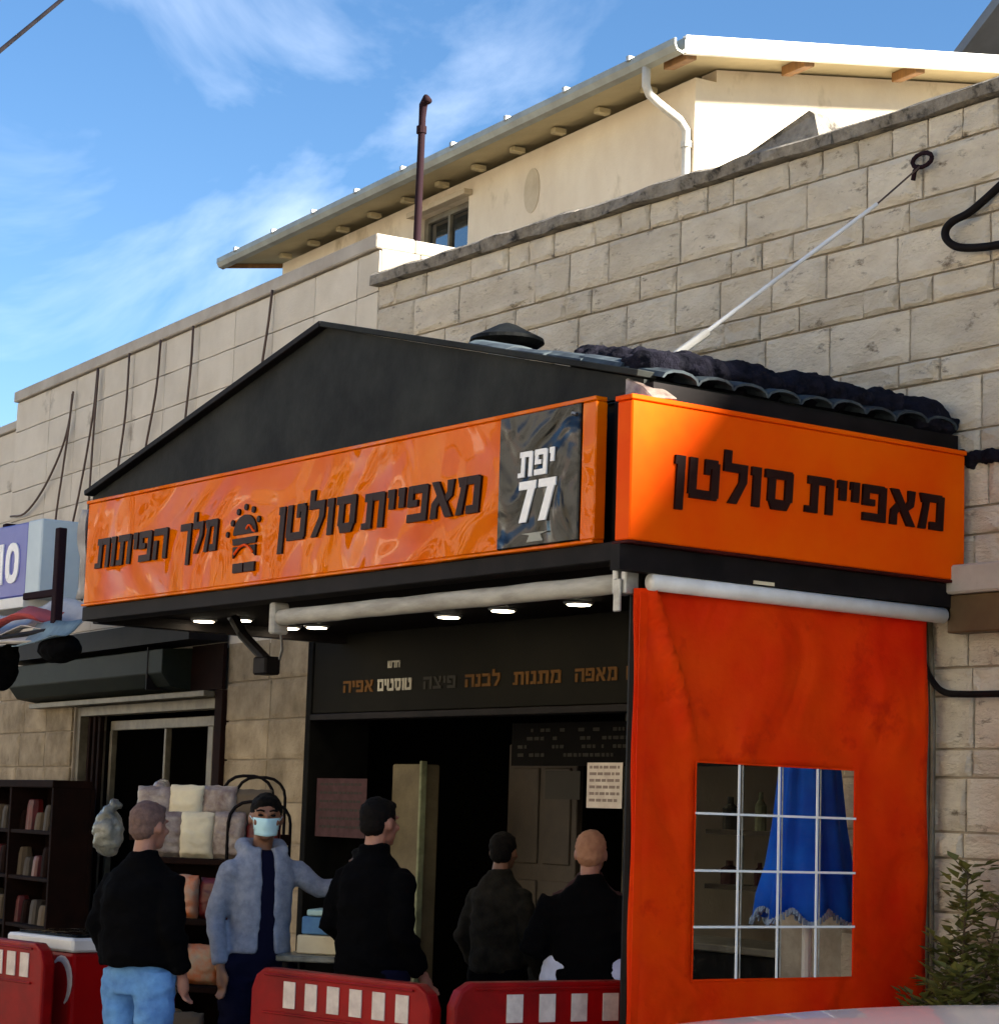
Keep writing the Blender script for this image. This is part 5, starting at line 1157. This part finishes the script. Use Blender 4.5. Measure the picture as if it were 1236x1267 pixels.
d = MB(); d.box(-.05, .05, -.05, .05, -.11, .11); d.build('case', m_rust, JB, bevel=.008)
d = MB(); d.box(.051, .058, -.03, .03, -.08, .08); d.build('lid', m_trim, JB)

# overhead wire, top left
OW = MB(); OW.tube([(9.6, -9.3, -.1+.1), (9.6, -9.3, .2)], .02, 4) if False else None
a, b = Vector((1.005, -3.438, 3.966)), Vector((.232, -2.902, 4.474))
dr = (b-a); OW.tube([a - dr*9 + Vector((0, 0, 0)), a - dr*2, a, b, b + dr*3, b + dr*8], .0075, 6)
tag(OW.build('overhead_wire', m_trim, smooth=True), 'thin dark overhead wire crossing the sky at the top left corner', 'wire')

# ------------------------------------------------------------------ plant at the right
def shrub(name, label, loc, stems, seed, leaf=.055):
    rb = random.Random(seed); P = thing(name, label, 'shrub', loc)
    st = MB(); lf = MB()
    for (x, y, h, bx, by, nl) in stems:
        path = [(x*.3+bx*t*t+.02*math.sin(t*7), y*.3+by*t*t, h*t) for t in [i/6 for i in range(7)]]
        st.tube(path, [.012*(1-.7*i/6) for i in range(7)], 6)
        for q in range(nl):
            t = rb.uniform(.12, 1.02); i = min(5, int(t*6)); f = t*6-i; p = Vector(path[i]).lerp(Vector(path[i+1]), min(f, 1.1))
            a = rb.uniform(0, 2*math.pi); up = rb.uniform(-.2, .9); L = leaf*rb.uniform(.6, 1.4)
            d_ = Vector((math.cos(a), math.sin(a), up)).normalized(); s_ = d_.cross(Vector((0, 0, 1))).normalized()*L*.42; q0 = p + d_*rb.uniform(.0, .11)
            n_ = s_.cross(d_).normalized()*L*.12
            vs = [q0, q0 + d_*L*.35 + s_ + n_, q0 + d_*L, q0 + d_*L*.35 - s_ + n_, q0 + d_*L*.4 - n_*.3]
            lf.add(vs, [(0, 1, 4), (1, 2, 4), (2, 3, 4), (3, 0, 4)])
            if rb.random() < .25: st.tube([p, q0], .003, 4)
    st.build('stem', m_stem, P); lf.build('foliage', m_leaf, P)
    pot = None
    return P
shrub('leafy_shrub', 'green leafy shrub growing against the stone wall right of the red curtain', (.30, 1.66, 0), [(.0, 0, 1.50, .0, 0, 400), (-.1, .1, 1.15, -.10, -.03, 400), (.15, 0, 1.35, .12, .02, 400), (.1, -.2, 1.05, .12, -.14, 400), (-.1, -.1, .9, -.15, -.08, 400), (.3, .1, 1.2, .32, 0, 500), (-.05, -.15, 1.0, .0, -.10, 400)], 3, .06)
shrub('leafy_shrub', 'taller green shrub cut by the right edge of the picture', (.78, 1.62, 0), [(.0, 0, 1.62, -.10, 0, 420), (-.1, .1, 1.3, -.2, -.03, 300), (.15, 0, 1.45, .16, .02, 300), (.1, -.2, 1.1, .12, -.14, 260)], 4)

# ------------------------------------------------------------------ car at the bottom
CA = thing('parked_car', 'silver-white car whose curved roof fills the bottom right corner', 'car', (5.42, -3.55, -.13))
prof = [(-2.0, .42, .62), (-1.9, .55, .80), (-1.6, .62, .88), (-1.1, .68, .93), (-.85, .70, .97)]
def sec_body(x, w, zb, zt):
    return [(x, -w, zb), (x, -w*1.02, (zb+zt)/2), (x, -w*.97, zt-.05), (x, -w*.80, zt), (x, 0, zt+.02), (x, w*.80, zt), (x, w*.97, zt-.05), (x, w*1.02, (zb+zt)/2), (x, w, zb)]
secs = [(-2.02, .62, .35, .60), (-1.95, .76, .25, .72), (-1.6, .84, .22, .84), (-1.1, .87, .2, .92), (-.6, .88, .2, .97), (.6, .88, .2, .97), (1.3, .87, .2, .97), (1.85, .84, .22, .95), (1.98, .78, .28, .80)]
vs = [p for s_ in secs for p in sec_body(*s_)]; n = 9
fs = [(i*n+k, i*n+(k+1) % n, (i+1)*n+(k+1) % n, (i+1)*n+k) for i in range(len(secs)-1) for k in range(n)] + [tuple(range(n-1, -1, -1)), tuple(range((len(secs)-1)*n, len(secs)*n))]
o = MB().add(vs, fs).build('body', m_car, CA, smooth=True); sb_ = o.modifiers.new('s', 'SUBSURF'); sb_.levels = sb_.render_levels = 2
# cabin glass and roof
cab = [(-1.05, .76, .97), (-.62, .70, 1.27), (-.3, .66, 1.40), (.3, .66, 1.43), (1.0, .66, 1.40), (1.45, .66, 1.30), (1.80, .74, .97)]
gv = []; gf = []
low = [(x, .80, .96) for x, w, z in cab]
gl = MB(); gl.add([(-1.08, -.78, .95), (-.40, -.66, 1.37), (.3, -.655, 1.40), (1.0, -.655, 1.37), (1.42, -.66, 1.29), (1.80, -.76, .95), (-1.08, .78, .95), (-.40, .66, 1.37), (.3, .655, 1.40), (1.0, .655, 1.37), (1.42, .66, 1.29), (1.80, .76, .95)],
                  [(0,1,2,3,4,5), (11,10,9,8,7,6), (0,6,7,1), (1,7,8,2), (2,8,9,3), (3,9,10,4), (4,10,11,5), (5,11,6,0)])
gl.build('window_glass', m_carglass, CA)
rv = []; NX, NY = 21, 15
for i in range(NX):
    t = i/(NX-1); x = -.98+.0*t + 2.55*t
    zc = 1.574 - .055*abs((x-.25)/1.0)**2.4 - (.12*max(0, (-.55-x)/.43)**1.3) - .07*max(0, (x-1.2)/.4)**1.5
    for j in range(NY):
        s_ = -1+2*j/(NY-1); rv.append((x, s_*.70*(1-.03*abs(x-.2)), zc - .035*s_*s_ - .075*abs(s_)**7))
rf_ = [(i*NY+j, i*NY+j+1, (i+1)*NY+j+1, (i+1)*NY+j) for i in range(NX-1) for j in range(NY-1)]
o = MB().add(rv, rf_).build('roof_panel', m_car, CA, smooth=True); so = o.modifiers.new('t', 'SOLIDIFY'); so.thickness = .07; so.offset = -1
for s_ in (-1, 1):
    for (p, q) in (((-1.1, .79, .95), (-.52, .685, 1.40)), ((.38, .81, .95), (.36, .69, 1.42)), ((1.82, .78, .95), (1.40, .69, 1.36))):
        d = MB(); d.tube([(p[0], s_*p[1], p[2]), (q[0], s_*q[1], q[2])], .035, 6); d.build('pillar', m_car, CA)
    for x in (-1.25, 1.22):
        wl = MB(); wl.tube([(x, s_*.72, .31), (x, s_*.90, .31)], [.31, .31], 28); w_ = wl.build('wheel', m_tyre, CA, bevel=0)
        d = MB(); d.tube([(x, s_*.895, .31), (x, s_*.912, .31)], .20, 20); d.build('rim', m_rim, w_)
    d = MB(); d.ell((-1.86, s_*.62, .66), (.12, .16, .07), 12, 8); d.build('headlight', m_hlamp, CA, smooth=True)
    d = MB(); d.ell((1.88, s_*.70, .80), (.09, .10, .12), 12, 8); d.build('tail_light', m_tail, CA, smooth=True)
    d = MB(); d.ell((-.72, s_*.98, 1.02), (.07, .10, .07), 12, 8); d.build('mirror', m_car, CA, smooth=True)
    for x in (-.05, .95):
        d = MB(); d.box(x, x+.16, s_*.90-.015, s_*.90+.015, .80, .83); d.build('door_handle', m_rim, CA, bevel=.006)

# ------------------------------------------------------------------ houses across the street (seen mirrored in the sign)
cols = [((0.78, .68, .52), 'cream'), ((.72, .52, .40), 'salmon pink'), ((.76, .71, .62), 'pale grey'), ((.76, .62, .42), 'ochre'), ((.80, .74, .64), 'off-white')]
x = -96; i = 0
while x < 14:
    w = 9.3 + (i % 3)*1.6; h = 6.5 + (i*37 % 5)*.9; cc, cn = cols[i % 5]
    mw = mat('street_render_'+cn.replace(' ', '_').replace('-', '_'), cc, .85, col2=tuple(a*.85 for a in cc), nscale=1.2)
    B = thing('street_house', f'{cn} house across the street, {["first","second","third","fourth","fifth","sixth","seventh","eighth","ninth","tenth","eleventh","twelfth"][i]} from the far left end of the row', 'house', (x, -14.0, 0), 0, None)
    d = MB(); d.box(0, w-.15, -6, 0, 0, h); d.build('wall', mw, B)
    d = MB(); d.box(-.05, w-.10, -6.05, .12, h, h+.2); d.build('parapet', m_cap, B)
    wv = MB().box(-.55, .55, 0.002, .05, 0, 1.5).mesh('window_frame', 0); wv.materials.append(m_white)
    pv_ = MB().box(-.47, .47, 0.051, .06, .08, 1.42).mesh('pane', 0); pv_.materials.append(m_carglass)
    for fl in range(2):
        for q in range(3):
            if fl == 0 and q == 1: continue
            fo = inst('window', wv, B, (w*(q+.5)/3, 0, .9 + fl*2.9), (1.9, 1, 1.35)); inst('pane', pv_, fo, (0, 0, 0))
    d = MB(); d.box(w/2-.55, w/2+.55, .002, .06, 0, 2.2); d.build('door', m_rack, B)
    d = MB(); d.box(w/2-1.6, w/2+1.6, .002, .9, 2.7, 2.8); d.build('shop_canopy', m_trim, B)
    x += w; i += 1
